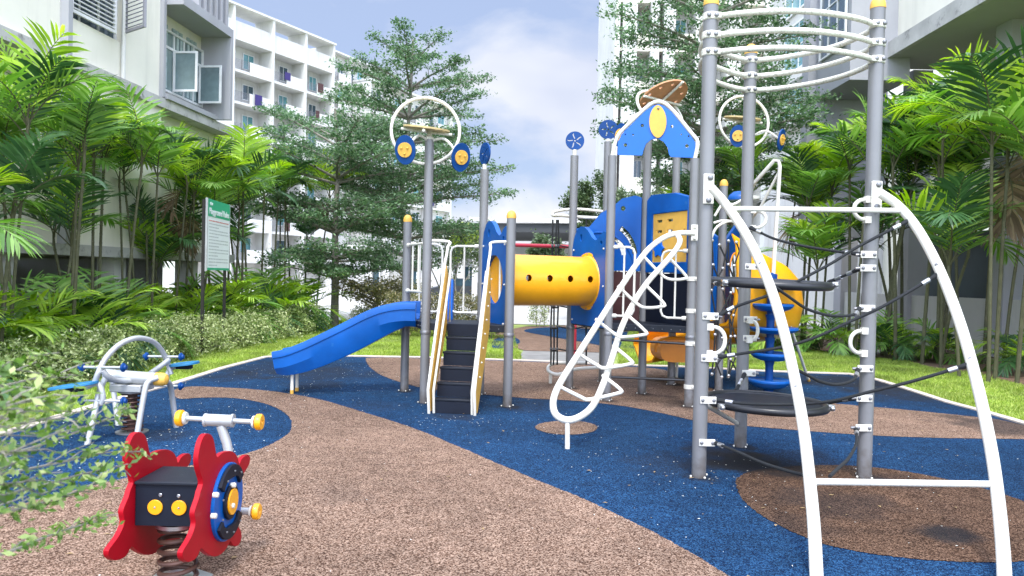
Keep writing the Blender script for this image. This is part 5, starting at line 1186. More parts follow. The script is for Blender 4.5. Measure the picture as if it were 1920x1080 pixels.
vpanel(pE, pG, 'lower_panel', 'maroon_board', [[(0, 0), (L1, 0), (L1, .33), (0, .33)]], DZ+.02, .02, .003); vpanel(pE, pG, 'lower_panel', 'maroon_board', [[(0, 0), (L1, 0), (L1, .34), (0, .34)]], DZ+.365, .02, .003)
m = MB(); dd = (pG-pE).normalized(); nn = V(dd.y, -dd.x, 0); o = pE+dd*(PR+.005)
m.tube([o+dd*(L1*.35+.52*math.cos(t))+nn*.03+V(0, 0, DZ+.74+.52*math.sin(t)) for t in np.linspace(.1, 2.2, 16)], .014, 8); S_.part('rib', m, 'blue_plastic')
# --- blue panel with yellow insert (G-I side), navy panel below
L2 = (pI-pG).length-2*PR-.01
ins = [(.14, .14), (L2-.02, .14), (L2-.02, .80), (.14, .80)]
vpanel(pG, pI, 'activity_panel', 'blue_plastic', [[(0, 0), (L2, 0), (L2, .98), (L2*.7, 1.05), (.1, 1.07), (0, 1.0)], ins], DZ+.70, .07)
hol = [(x, z) for z in (.68, .54) for x in (.22, .46)]
yl = [[(.141, .141), (L2-.021, .141), (L2-.021, .799), (.141, .799)]]+[[(x, z), (x+.13, z), (x+.13, z+.035), (x, z+.035)] for x, z in hol]+[circ(L2-.1, .55, .02, 10)]
ap, d, o = vpanel(pG, pI, 'insert_board', 'mustard_board', yl, DZ+.70, .03, .003)
star = [((.085 if k % 2 else .13)*math.cos(TAU*k/12)+.30, (.085 if k % 2 else .13)*math.sin(TAU*k/12)+.33) for k in range(12)]
m = MB(); nn = V(d.y, -d.x, 0); nn = nn if nn.x < 0 else -nn
m.prism([smooth2(star, 2)], V(o.x, o.y, DZ+.70)+nn*.03, d, V(0, 0, 1), .02); fixn(S_.part('spinner', m, 'bright_blue_board', ap))
vpanel(pG, pI, 'lower_panel', 'navy_board', [[(0, 0), (L2, 0), (L2, .67), (0, .67)]], DZ+.02, .02, .003)
# right-hand enclosure panels between I/K/L with orange ellipse hole rims
L3 = (pK-pI).length-2*PR-.01
pn = [(0, 0), (L3, 0), (L3, 1.0), (L3*.75, 1.18), (L3*.5, 1.12), (L3*.25, 1.2), (0, 1.02)]
vpanel(pK, pH, 'wave_panel', 'blue_plastic', [[(0, 0), (.8, 0), (.8, 1.3), (.6, 1.42), (.3, 1.38), (0, 1.15)], circ(.4, .8, .12, 20, .24)], DZ+.1, .05)
L4 = (pL-pK).length-2*PR-.01
vpanel(pK, pL, 'wave_panel', 'deep_blue_plastic', [[(0, 0), (L4, 0), (L4, 1.25), (L4*.5, 1.45), (0, 1.2)], circ(L4*.5, .72, L4*.26, 20, .3)], DZ, .05)
d = (pL-pK).normalized(); o = pK+d*(PR+.005); m = MB(); m.tube([V(o.x, o.y, 0)+d*(L4*.5+L4*.27*math.cos(t))+V(0, 0, DZ+.72+.31*math.sin(t))+V(0, -.03, 0) for t in np.linspace(0, TAU, 25)[:-1]], .02, 8, closed=True); S_.part('hole_rim', m, 'orange_plastic')
m = MB(); c = WY(1386, 372, pL.y-.1); m.lathe([(.17, -.03), (.17, 0), (.15, .05), (.09, .10), (0, .115)], c, n=24); S_.part('dome_cap', m, 'blue_plastic')
m = MB(); c = WY(1350, 398, pK.y-.2); m.tube([WY(1340, 405, pK.y-.3), WY(1356, 382, pK.y-.3), WY(1375, 383, pK.y-.3), WY(1392, 374, pK.y-.3)], .018, 8, smooth=4); m.tube([WY(1338, 418, pK.y-.3), WY(1352, 414, pK.y-.3), WY(1366, 414, pK.y-.3)], .018, 8); S_.part('arch_bar', m, 'white_paint')

# --- yellow spiral slide
def Q(px, py, Y): return WY(px, py, Y)
path = [V(2.95, 10.75, 1.02), V(3.35, 10.95, .98), V(3.85, 11.2, .90), V(4.12, 11.75, .78), V(3.8, 12.3, .66), V(3.25, 12.5, .56), V(2.75, 12.3, .46), V(2.40, 12.0, .38), V(2.15, 11.9, .34)]
pc = catmull(path, 6); vs_ = []; fs = []
for i, p in enumerate(pc):
    a = pc[max(0, i-1)]; b = pc[min(len(pc)-1, i+1)]; t = (b-a).normalized(); o = V(t.y, -t.x, 0).normalized()   # outwards (right of travel)
    f = i/(len(pc)-1); ho = .36+.76*max(0, 1-f*1.4)**1.1+.12*max(0, 1-f); hi = .34; R_ = .34
    sec = [(-R_-.02, hi), (-R_, hi+.02), (-R_+.02, hi), (-R_*.92, .12), (-R_*.6, .0), (0, -.04), (R_*.6, .0), (R_*.95, .14), (R_*1.12, ho*.55), (R_*1.02, ho*.88), (R_*.78, ho), (R_*.80, ho+.02), (R_*1.08, ho*.9), (R_*1.2, ho*.55), (R_*1.02, .12), (R_*.62, -.04), (0, -.08), (-R_*.62, -.04), (-R_, .1)]
    ns = len(sec)
    for (s, h) in sec: vs_.append(p+o*s+V(0, 0, h))
for i in range(len(pc)-1):
    for j in range(ns): fs.append((i*ns+j, i*ns+(j+1) % ns, (i+1)*ns+(j+1) % ns, (i+1)*ns+j))
fs.append(tuple(range(ns))); fs.append(tuple(range((len(pc)-1)*ns, len(pc)*ns)))
ss = fixn(S_.part('spiral_slide', MB().add(vs_, fs), 'yellow_plastic', ang=60))
m = MB(); 
for i, p in ((26, None), (36, None)):
    q = pc[i]; m.lathe([(.022, 0), (.022, q.z-.06)], (q.x, q.y, 0), n=10)
S_.part('slide_leg', m, 'white_paint', ss)
m = MB(); q = Q(1478, 600, 11.0); q2 = G(1515, 716); m.tube([q, (q2.x, q2.y, .05)], .022, 10); sl2 = S_.part('slide_leg', m, 'white_paint', ss)
m = MB(); d = (V(q2.x, q2.y, .05)-q).normalized(); m.tube([V(q2.x, q2.y, .05), V(q2.x, q2.y, .05)+d*.06], .025, 10); S_.part('foot', m, 'mustard_board', ss)
m = MB(); p = Q(1262, 655, 11.35); m.prism([smooth2([(-.28, .0), (-.22, .15), (0, .18), (.3, .18), (.55, .15), (.55, -.15), (.1, -.17), (-.2, -.15)], 4)], p, V(1, .12, 0), V(0, 0, 1), .5); fixn(S_.part('slide_exit', m, 'orange_plastic', ss, bevel=.04)); m = MB(); m.tube([Q(1229, 660, 11.08), Q(1231, 645, 11.08), Q(1246, 635, 11.08), Q(1300, 634, 11.08)], .025, 8, smooth=4); S_.part('rim', m, 'orange_plastic', ss)

# --- disc climber: blue saucers on a pole with white arched tube
dc = G(1441, 741); m = MB(); m.lathe([(.055, -.02), (.055, 1.62), (.075, 1.64), (.075, 1.72), (.03, 1.73), (.028, 1.74)], (dc.x, dc.y, 0), n=20)
for y in (712, 660, 617, 574): z = hz(dc, 1441, y); m.lathe([(.075, z-.12), (.06, z-.17), (.055, z-.2)], (dc.x, dc.y, 0), n=20)
pol = S_.part('climber_pole', m, 'deep_blue_plastic')
for i, (y, r, th) in enumerate(((714, .29, .14), (664, .29, .12), (616, .33, .10), (572, .29, .12), (529, .40, .05))):
    z = hz(dc, 1441, y); m = MB(); dx = (.0, .03, .05, .02, .12)[i]
    m.lathe([(.06, -th*.75), (r*.55, -th*.72), (r*.85, -th*.45), (r, -.01), (r, .012), (r*.97, .022), (r*.9, .012), (.08, .012)], (dc.x+dx, dc.y, z), n=32); S_.part('saucer_step', m, 'blue_plastic', pol)
m = MB(); zt_ = hz(dc, 1453, 300); xx = dc.x+.07; kink = V(pK.x, pK.y-.05, hz(pK, 1412, 345))
m.tube([(dc.x+.02, dc.y, 1.7), (xx, dc.y, zt_-.08), (xx-.02, dc.y, zt_-.02), (xx-.07, dc.y+.02, zt_), Q(1415, 342, dc.y+.25), (pL.x, pL.y, hz(pL, 1400, 372))], .027, 10)
m.tube([(xx, dc.y, zt_-.15), Q(1424, 392, dc.y+.3), (pL.x, pL.y, hz(pL, 1405, 420))], .02, 8); S_.part('arched_pole', m, 'white_paint')

# --- rope net between the right posts
def rope(m, pts, r=.012, k=5): m.tube([Vector(p) for p in pts], r, 6, smooth=k)
m = MB(); rg = random.Random(4)
gx = [1338, 1352, 1366, 1380, 1394]; gy = [455, 500, 545, 590, 630, 670, 705]
grid = [[Q(x+rg.uniform(-5, 5), y+rg.uniform(-5, 5), 9.9+.05*i) for y in gy] for i, x in enumerate(gx)]
for i in range(len(gx)):
    for j in range(len(gy)):
        if j+1 < len(gy) and i % 2 == 0: rope(m, [grid[i][j], grid[i][j+1]], .011, 1)
        if i+1 < len(gx) and j+1 < len(gy) and (i+j) % 2: rope(m, [grid[i][j], grid[i+1][j+1]], .011, 1)
        if i+1 < len(gx) and j > 0 and (i+j) % 2 == 0: rope(m, [grid[i][j], grid[i+1][j-1]], .011, 1)
nt = S_.part('rope_net', m, 'rope_black'); m = MB()
for row in grid:
    for p in row: m.ball(p, .024, 8)
S_.part('rope_clip', m, 'steel', nt)
m = MB(); m.tube([Q(1330, 455, 9.9), Q(1345, 425, 9.9), Q(1375, 415, 10), Q(1400, 440, 10.1)], .018, 8, smooth=4); S_.part('net_frame', m, 'white_paint')
# brackets on post I, front-right corner
m = MB(); 
for y in (437, 523, 583, 644, 725):
    z = hz(pI, 1300, y); m.lathe([(PR+.002, z-.028), (PR+.01, z-.026), (PR+.01, z+.026), (PR+.002, z+.028)], (pI.x, pI.y, 0), n=18); m.box((pI.x+.09, pI.y-.01, z), (.07, .012, .05)); m.ball((pI.x+.1, pI.y-.03, z), .024, 10); m.ball((pI.x+.03, pI.y-.065, z), .018, 8)
S_.part('clamp', m, 'white_paint')

# --- rope ladder climber with bent tube frames behind the tunnel
yl_ = 11.3; m = MB()
T0 = [Q(1128, 409, yl_-.5), Q(1085, 407, yl_-.4), Q(1052, 404, yl_-.15), Q(1037, 404, yl_), Q(1040, 397, yl_+.25), Q(1078, 392, yl_+.3), (pJ.x, pJ.y, Q(1130, 394, yl_).z)]
m.tube(T0, .024, 10, smooth=4); S_.part('arch_bar', m, 'white_mossy')
m = MB(); B0 = [Q(1124, 689, yl_-.1), Q(1080, 692, yl_-.2), Q(1048, 702, yl_-.5), Q(1030, 697, yl_-.4), Q(1029, 687, yl_), Q(1045, 681, yl_+.3), Q(1100, 681, yl_+.3)]
m.tube(B0, .026, 10, smooth=4); lg = G(1032, 719); m.tube([(lg.x, lg.y, -.02), (lg.x, lg.y, Q(1032, 700, lg.y).z)], .026, 10); S_.part('base_ring', m, 'white_paint')
m = MB(); col = []
for (xt, xb, dy) in ((1037, 1032, .0), (1043, 1037, -.25), (1047, 1045, .2), (1100, 1100, .15)):
    ys = [412, 460, 520, 573, 612, 654, 684]; pts = [Q(xt+(xb-xt)*i/6+rg.uniform(-1, 1), y, yl_+dy) for i, y in enumerate(ys)]; rope(m, pts, .014, 2); col.append(pts)
for j in range(1, 6):
    for a_, b_ in ((0, 1), (1, 2), (2, 3)):
        A_, B_ = col[a_][j], col[b_][j]; rope(m, [A_, (A_+B_)/2-V(0, 0, .035), B_], .012, 3)
rl_ = S_.part('rope_ladder', m, 'rope_black'); m = MB()
for c in col:
    for p in c[1:6]: m.ball(p, .024, 6)
S_.part('rope_clip', m, 'bolt_grey', rl_)
m = MB(); m.tube([Q(965, 460, 13.5), Q(1075, 463, 13.8)], .035, 10)
RB = Thing('red_barrier', 'long red metal bar on posts seen above the yellow tunnel tube', 'barrier', (Q(1020, 460, 13.5).x, 13.6, 0)); a_, b_ = Q(955, 459, 13.4), Q(1082, 463, 13.9)
RB.part('bar', MB().tube([a_, b_], .035, 10), 'red_metal')
for e in (a_, b_): RB.part('post', MB().tube([(e.x, e.y, -.02), (e.x, e.y, e.z-.02)], .03, 10), 'red_metal')

# --- white loop climber with triangular rungs
def LD(px, py, side):        # depth along the loop: low end near, top end at post I
    f = min(1, max(0, (788-py)/(788-437))); return 7.0+(pI.y-.08-7.0)*f+side*.16*math.sin(math.pi*min(1, f*1.1))
near = [(1303, 437), (1275, 437), (1248, 444), (1218, 465), (1190, 500), (1160, 545), (1125, 600), (1090, 655), (1058, 705), (1042, 735), (1037, 758), (1043, 778), (1064, 788), (1090, 780), (1112, 760), (1131, 720), (1148, 670), (1165, 615), (1188, 568), (1215, 528), (1245, 495), (1266, 470), (1275, 452), (1270, 440)]
pts = [Q(x, y, LD(x, y, -1 if i < 11 else (1 if i > 12 else 0))) for i, (x, y) in enumerate(near)]
m = MB(); m.tube(pts, .034, 12, smooth=4); lc = S_.part('loop_climber', m, 'white_paint')
ft = G(1064, 841); m = MB(); m.tube([pts[12], (ft.x, ft.y, -.02)], .024, 10); S_.part('leg', m, 'white_paint', lc)
rungs = [((1208, 482), (1240, 515), (1258, 524), (1282, 523), (1286, 517), (1255, 484)), ((1158, 536), (1195, 570), (1212, 577), (1240, 575), (1245, 569), (1212, 536)), ((1116, 598), (1155, 628), (1170, 632), (1206, 628), (1211, 622), (1178, 592)),
         ((1080, 660), (1118, 684), (1135, 690), (1180, 683), (1184, 677), (1150, 648)), ((1050, 725), (1090, 745), (1105, 749), (1157, 738), (1164, 731), (1130, 704))]
for rg_ in rungs:
    y0 = rg_[0][1]; d0 = LD(0, y0, -1)+.0; d1 = LD(0, rg_[-1][1], 1); m = MB()
    dd = [d0, d0-.05, d0-.05, d0+.06, d0+.10, d1]; P_l = [Q(x, y, d) for (x, y), d in zip(rg_, dd)]; m.tube(P_l, .019, 10, smooth=3); S_.part('rung', m, 'white_paint', lc)
m = MB(); z = hz(pI, 1300, 437); m.box((pI.x, pI.y-.075, z), (.085, .016, .2)); m.ball((pI.x, pI.y-.09, z+.07), .022, 10); m.ball((pI.x, pI.y-.09, z-.07), .022, 10); S_.part('mounting_plate', m, 'white_paint', lc, bevel=.004)

# ------------------------------------------------------------------ rope climbing tower
t1, t2, t3 = G(1310, 894), G(1388, 837), G(1620, 895)
TW = Thing('rope_tower', 'tall three-post rope climbing tower with white curved ladder arch and black trampoline discs', 'climbing tower', (t2.x, t2.y, 0)); TR = .058
ht = hz(t1, 1340, 4)
for p in (t1, t2, t3): post(p, hz(p, {t1.x: 1340, t2.x: 1413, t3.x: 1657}[p.x], {t1.x: 4, t2.x: 96, t3.x: 10}[p.x]), 'mustard_board', T=TW, r=TR)
def clampmb(m, p, z, dr=None, bolts=True):
    m.lathe([(TR+.002, z-.03), (TR+.009, z-.028), (TR+.009, z+.028), (TR+.002, z+.03)], (p.x, p.y, 0), n=20)
cen = (t1+t2+t3)/3
for (a, b, ya) in ((t1, t3, 0), (t1, t2, 0), (t2, t3, 0)):
    out_ = ((a+b)/2-cen); out_.z = 0; out_.normalize(); d = (b-a).normalized()
    for k, (z0) in enumerate((hz(t1, 1352, 33), hz(t1, 1350, 68), hz(t1, 1347, 100))):
        A = V(a.x, a.y, z0)+d*.05+out_*.03; Bq = V(b.x, b.y, z0)-d*.05+out_*.03; m = MB()
        pts = [A.lerp(Bq, f)+out_*(.20*math.sin(math.pi*f)**.8) for f in (0, .12, .3, .5, .7, .88, 1)]
        m.tube(pts, .0235, 10, smooth=5); TW.part('curved_bar', m, 'white_mossy')
m = MB(); bb_ = MB()
for p, zs in ((t1, None), (t2, None), (t3, None)):
    for z0 in (hz(t1, 1352, 33), hz(t1, 1350, 68), hz(t1, 1347, 100)):
        clampmb(m, p, z0)
        for q in (t1, t2, t3):
            if q is p: continue
            d = (q-p).normalized(); out_ = ((p+q)/2-cen).normalized(); c = V(p.x, p.y, z0)+d*.045+out_*.045; m.box(c, (.05, .05, .05)); 
        for dx in (-.03, .03): bb_.ball(V(p.x+dx, p.y-.068, z0), .019, 10, (1, .6, 1))
cl = TW.part('clamp', m, 'white_mossy', bevel=.006); TW.part('bolt', bb_, 'bolt_grey', cl)

# curved ladder arch: two legs swinging out towards the viewer
def legpt(side, py):
    L_ = [(1333, 352), (1362, 385), (1392, 428), (1420, 480), (1448, 548), (1472, 630), (1492, 720), (1507, 805), (1517, 890), (1526, 985), (1531, 1080), (1534, 1128)]
    R_ = [(1650, 362), (1683, 385), (1714, 420), (1744, 470), (1774, 535), (1803, 615), (1827, 700), (1847, 785), (1862, 865), (1873, 950), (1881, 1040), (1884, 1105)]
    return (L_ if side < 0 else R_)
def dep(y, top_y):
    ys = [350, 385, 430, 480, 550, 630, 720, 805, 890, 985, 1080, 1130]; ds = [t1.y-.07, 6.0, 5.86, 5.7, 5.5, 5.27, 5.03, 4.82, 4.6, 4.32, 4.05, 3.92]
    return float(np.interp(y, ys, ds))
legs = {}
for s in (-1, 1):
    pts = [Q(x, y, dep(y, 0)) for x, y in legpt(s, 0)]; pts[-1].z = min(pts[-1].z, -.0); legs[s] = pts
    m = MB(); m.tube(pts, (.037, .037), 14, smooth=6); lg_ = TW.part('ladder_rail', m, 'white_paint')
    p = t1 if s < 0 else t3; z = pts[0].z; m = MB(); m.box((p.x+.0, p.y-.072, z-.01), (.085, .02, .24)); pl = TW.part('mounting_plate', m, 'white_paint', bevel=.005)
    m = MB(); m.ball((p.x+.01, p.y-.088, z+.08), .024, 10, (1, .6, 1)); m.ball((p.x-.0, p.y-.088, z-.1), .024, 10, (1, .6, 1)); TW.part('bolt', m, 'bolt_grey', pl)
    m = MB()
    for y in ((494, 725, 893) if s < 0 else (496, 672, 907)):
        x = float(np.interp(y, [q[1] for q in legpt(s, 0)], [q[0] for q in legpt(s, 0)])); c = Q(x, y, dep(y, 0)); r_ = (CP-c).normalized(); m.lathe([(.0, .034), (.013, .034), (.013, .041), (.005, .043)], c, r_, 12)
    TW.part('bolt', m, 'bolt_grey', lg_)
def onleg(s, y):
    P = legpt(s, 0); x = float(np.interp(y, [q[1] for q in P], [q[0] for q in P])); return Q(x, y, dep(y, 0))
for (ya, yb) in ((391, 395), (903, 908)):
    m = MB(); m.tube([onleg(-1, ya), onleg(1, yb)], .021, 12); TW.part('rung', m, 'white_paint')

# trampoline discs in black rings
def tramp(c, r, tilt, rt):
    u, w, a = frame_of(tilt); m = MB(); m.tube([c+u*r*math.cos(t)+w*r*math.sin(t) for t in np.linspace(0, TAU, 49)[:-1]], rt, 12, closed=True); o = TW.part('trampoline', m, 'black_rubber')
    m = MB(); m.lathe([(.001, -.006), (r-.02, -.006), (r-.02, .006), (.001, .006)], c, a, 48); TW.part('mat', m, 'navy_board', o)
    m = MB()
    for k in range(3):
        p = (t1, t2, t3)[k]; d = V(p.x-c.x, p.y-c.y, 0).normalized(); e = c+d*(r+.03); m.box(e, (.05, .05, .05)); m.ball(e+V(0, -.04, 0), .024, 10)
    TW.part('corner_clamp', m, 'steel', o); return o
cl_c = V(cen.x-.04, cen.y-.02, 0)
lc_ = V(cl_c.x, cl_c.y, WY(1455, 755, cl_c.y).z); uc = V(cl_c.x+.0, cl_c.y, WY(1462, 532, cl_c.y).z)
tramp(lc_, .50, (.02, 0, 1), .033); tramp(uc, .50, (.02, -.03, 1), .036)

# ropes with ferrules and shackles
def trope(pts, name='rope', r=.012, f0=True, f1=True):
    P = catmull([Vector(p) for p in pts], 6); m = MB(); m.tube(P, r, 8); o = TW.part(name, m, 'rope_black')
    m = MB(); h = MB()
    for on, A, Bq in ((f0, P[0], P[3]), (f1, P[-1], P[-4])):
        if not on: continue
        d = (Bq-A).normalized(); m.tube([A+d*.09, A+d*.15], r*1.55, 10); h.tube([A, A+d*.05, A+d*.095], (r*1.9, r*1.2), 8)
    if m.v: TW.part('ferrule', m, 'steel', o); TW.part('rope_eye', h, 'rope_black', o)
b1_ = lambda y: V(t1.x+.11, t1.y-.03, hz(t1, 1325, y)); b3_ = lambda y: V(t3.x-.10, t3.y-.05, hz(t3, 1625, y))
def mixp(A, Bq, seq, px): # helper: interior points given as photo pixels, depth blended between the ends
    out = [A]; n = len(seq)
    for i, (x, y) in enumerate(seq): f = (i+1)/(n+1); out.append(Q(x, y, A.y+(Bq.y-A.y)*f))
    return out+[Bq]
trope(mixp(V(t2.x+.02, t2.y-.08, hz(t2, 1402, 428)), b3_(478), [(1450, 447), (1500, 460), (1560, 470)], 0))
trope(mixp(b1_(592), onleg(1, 412), [(1380, 575), (1450, 550), (1500, 525), (1560, 493), (1610, 462)], 0))
trope(mixp(b1_(669), onleg(1, 512), [(1390, 663), (1470, 650), (1530, 632), (1600, 600), (1660, 572)], 0))
trope(mixp(b1_(748), onleg(1, 682), [(1400, 757), (1490, 758), (1560, 752), (1630, 735), (1710, 715)], 0))
trope(mixp(onleg(-1, 528), b3_(578), [(1480, 557), (1515, 580), (1560, 592), (1600, 590)], 0), f0=False)
trope(mixp(onleg(-1, 688), b3_(692), [(1515, 704), (1540, 716), (1570, 721), (1600, 712)], 0), f0=False)
trope(mixp(b1_(828), onleg(-1, 893), [(1380, 846), (1430, 868), (1480, 884)], 0), f1=False)
trope(mixp(b3_(803), onleg(1, 905)+V(-.02, .03, 0) if False else Q(1556, 893, 4.7), [(1606, 830), (1592, 858), (1575, 875)], 0), f1=False)
trope([uc+V(.53, 0, .02), V(t3.x-.09, t3.y-.03, hz(t3, 1618, 503))], r=.012); trope([lc_+V(.53, 0, .0), V(t3.x-.09, t3.y-.03, hz(t3, 1618, 745))], r=.012, f0=False)
trope([lc_+V(-.5, 0, .0), b1_(745)], r=.012, f0=False); trope([uc+V(-.5, -.0, 0), b1_(532)], r=.012, f0=False)
trope([V(t2.x, t2.y-.07, hz(t2, 1395, 700)), lc_+V(-.1, .5, .02)], r=.012)
# bracket plates with bolts on the tower posts
def bracket(p, z, side):
    m = MB(); m.box((p.x+side*.045, p.y-.062, z), (.13, .012, .058)); o = TW.part('bracket', m, 'white_paint', bevel=.004)
    m = MB(); m.ball((p.x-side*.0+.0, p.y-.07, z), .015, 10, (1, .7, 1)); m.ball((p.x+side*.09, p.y-.07, z), .015, 10, (1, .7, 1)); m.tube([(p.x+side*.10, p.y-.05, z), (p.x+side*.14, p.y-.04, z-.005)], .012, 8); TW.part('bolt', m, 'bolt_grey', o)
for y in (592, 670, 748, 827): bracket(t1, hz(t1, 1318, y), 1)
for y in (478, 503, 578, 690, 745, 800): bracket(t3, hz(t3, 1630, y), -1 if y in (503, 745) else -1)
for y in (500, 598, 633, 698): bracket(t2, hz(t2, 1395, y), 1)
def handle(p, za, zb, side, fy=-.02):
    h = (za-zb); m = MB(); m.tube([(p.x+side*.06, p.y+fy, za), (p.x+side*.12, p.y+fy-.02, za-.01), (p.x+side*.165, p.y+fy-.03, za-h*.3), (p.x+side*.165, p.y+fy-.03, za-h*.7), (p.x+side*.12, p.y+fy-.02, zb+.01), (p.x+side*.06, p.y+fy, zb)], .017, 10, smooth=3)
    m.box((p.x+side*.05, p.y+fy-.01, za), (.05, .05, .055)); m.box((p.x+side*.05, p.y+fy-.01, zb), (.05, .05, .055)); TW.part('grab_handle', m, 'white_paint')
handle(t3, hz(t3, 1630, 375), hz(t3, 1630, 413), -1); handle(t3, hz(t3, 1628, 620), hz(t3, 1628, 662), -1)
handle(t1, hz(t1, 1320, 612), hz(t1, 1320, 662), 1); handle(t2, hz(t2, 1400, 600), hz(t2, 1400, 636), .6, -.08)
handle(t2, hz(t2, 1405, 395), hz(t2, 1405, 428), 1)
m = MB(); m.tube([V(t1.x+.03, t1.y+.05, hz(t1, 1325, 758)), V(t2.x-.04, t2.y-.02, hz(t2, 1375, 793))], .02, 10); TW.part('brace', m, 'white_paint')

# ------------------------------------------------------------------ red spring rider in front
XR, XL_ = -1.50, -1.84
RD = Thing('spring_rider', 'red spring rider with wavy side boards, black seat box and blue round badge', 'spring rider', (-1.67, 3.84, 0))
ozx = [(690, 178), (712, 186), (728, 212), (738, 260), (750, 325), (765, 318), (790, 298), (835, 288), (865, 302), (885, 335), (893, 372), (905, 345), (928, 320), (950, 312), (962, 330), (957, 372), (935, 410), (915, 445), (908, 480), (912, 535), (902, 590), (888, 640), (885, 700), (882, 755), (900, 785), (908, 830), (895, 875), (875, 892), (852, 884), (835, 858), (815, 900), (780, 940), (740, 957), (700, 945), (668, 920), (648, 904), (632, 945), (605, 978), (565, 992), (535, 970), (530, 930), (552, 890), (585, 835), (608, 775), (614, 735), (606, 690), (615, 645), (635, 590), (645, 545), (660, 500), (655, 460), (638, 405), (630, 350), (636, 290), (648, 235), (668, 192)]
def onX(x, y, X): p = WX(180+x/3.376, 760+y/3.376, X); return (p.y, p.z)
yz = smooth2([onX(x, y, XR) for x, y in ozx], 2)
def side(X, badge):
    m = MB(); m.prism([yz], (X, 0, 0), V(0, 1, 0), V(0, 0, 1), .026); o = fixn(RD.part('side_board', m, 'red_board', bevel=.006)); return o
sb = side(XR, True); side(XL_, False)
cy, cz_ = onX(805, 607, XR); rz_ = (onX(805, 372, XR)[1]-onX(805, 848, XR)[1])/2
a_ = V(1, 0, 0)
def dsc(x0, r, th, mt, name, par, rim=None, lobes=0):
    m = MB(); ring = [(r*(1+(lobes and .05*math.cos(4*t)))*math.cos(t), r*(1+(lobes and .05*math.cos(4*t)))*math.sin(t)) for t in np.linspace(0, TAU, 49)[:-1]]
    m.prism([ring], (x0, cy, cz_), V(0, 1, 0), V(0, 0, 1), th); return fixn(RD.part(name, m, mt, par, bevel=.003))
bd = dsc(XR+.022, rz_, .018, 'blue_plastic', 'badge', sb)
def arcpl(t0, t1, ri, ro, mt, th=.02, x0=XR+.041):
    m = MB(); lp = [(ro*math.cos(t), ro*math.sin(t)) for t in np.linspace(t0, t1, 14)]+[(ri*(1+.06*math.sin((t-t0)/(t1-t0)*math.pi*3))*math.cos(t), ri*(1+.06*math.sin((t-t0)/(t1-t0)*math.pi*3))*math.sin(t)) for t in np.linspace(t1, t0, 14)]
    m.prism([lp], (x0, cy, cz_), V(0, 1, 0), V(0, 0, 1), .016); return fixn(RD.part('badge_plate', m, mt, sb, bevel=.003))
for t0 in (.55, .55+math.pi): arcpl(t0, t0+math.pi*.62, rz_*.66, rz_*.95, 'navy_board')
arcpl(0.01, TAU-.01, rz_*.28, rz_*.46, 'navy_board')
m = MB(); m.prism([circ(0, 0, rz_*.335, 28)], (XR+.052, cy, cz_), V(0, 1, 0), V(0, 0, 1), .010); fixn(RD.part('badge_centre', m, 'yellow_plastic', sb, bevel=.003))
m = MB()
for (x, y) in ((865, 505), (755, 567), (857, 635), (743, 700)):
    q = onX(x, y, XR+.05); m.lathe([(.0, 0), (.013, 0), (.014, .02), (.012, .026), (.003, .028)], (XR+.04, q[0], q[1]), (1, 0, 0), 14)
RD.part('bolt', m, 'white_paint', sb)
m = MB()
for k in range(10):
    t = TAU*k/10+.3; m.ball((XR+.06, cy+rz_*.8*math.cos(t), cz_+rz_*.8*math.sin(t)), .006, 6)
RD.part('screw', m, 'bolt_grey', sb)
# seat box
bf = WX(255, 985, XL_+.02).y; bz0 = WX(255, 985, XL_+.02).z; bz1 = WX(255, 908, XL_+.02).z; xm = (XR+XL_)/2; bw = (XR-XL_)-.031
bb0 = bf+.27; m = MB(); m.box((xm, (bf+bb0)/2, bz1+.008), (bw, bb0-bf+.03, .016)); st_ = RD.part('seat', m, 'dark_deck', bevel=.004)
m = MB(); m.box((xm, bf+.008, (bz0+bz1)/2), (bw, .016, bz1-bz0)); fp = RD.part('front_board', m, 'navy_board')
m = MB(); m.box((xm, bb0-.01, (bz0+bz1)/2), (bw, .016, bz1-bz0)); RD.part('rear_board', m, 'navy_board')
m = MB(); m.box((xm, (bf+bb0)/2, bz0+.01), (bw-.002, bb0-bf-.04, .016)); RD.part('base_board', m, 'navy_board')
for (px, py) in ((291, 951), (336, 952)):
    c = WY(px, py, bf-.004); m = MB(); m.disc((c.x, bf-.005, c.z), (0, 1, 0), .037, .009, 28, .002); o = RD.part('button', m, 'yellow_plastic', fp)
    m = MB(); m.ball((c.x, bf-.010, c.z), .006, 8, (1, .6, 1)); RD.part('screw', m, 'steel', fp)
for (px, py) in ((301, 928), (335, 930)):
    c = WY(px, py, bf-.004); m = MB(); m.disc((c.x, bf-.005, c.z), (0, 1, 0), .009, .007, 16, .002); RD.part('screw', m, 'steel', fp)
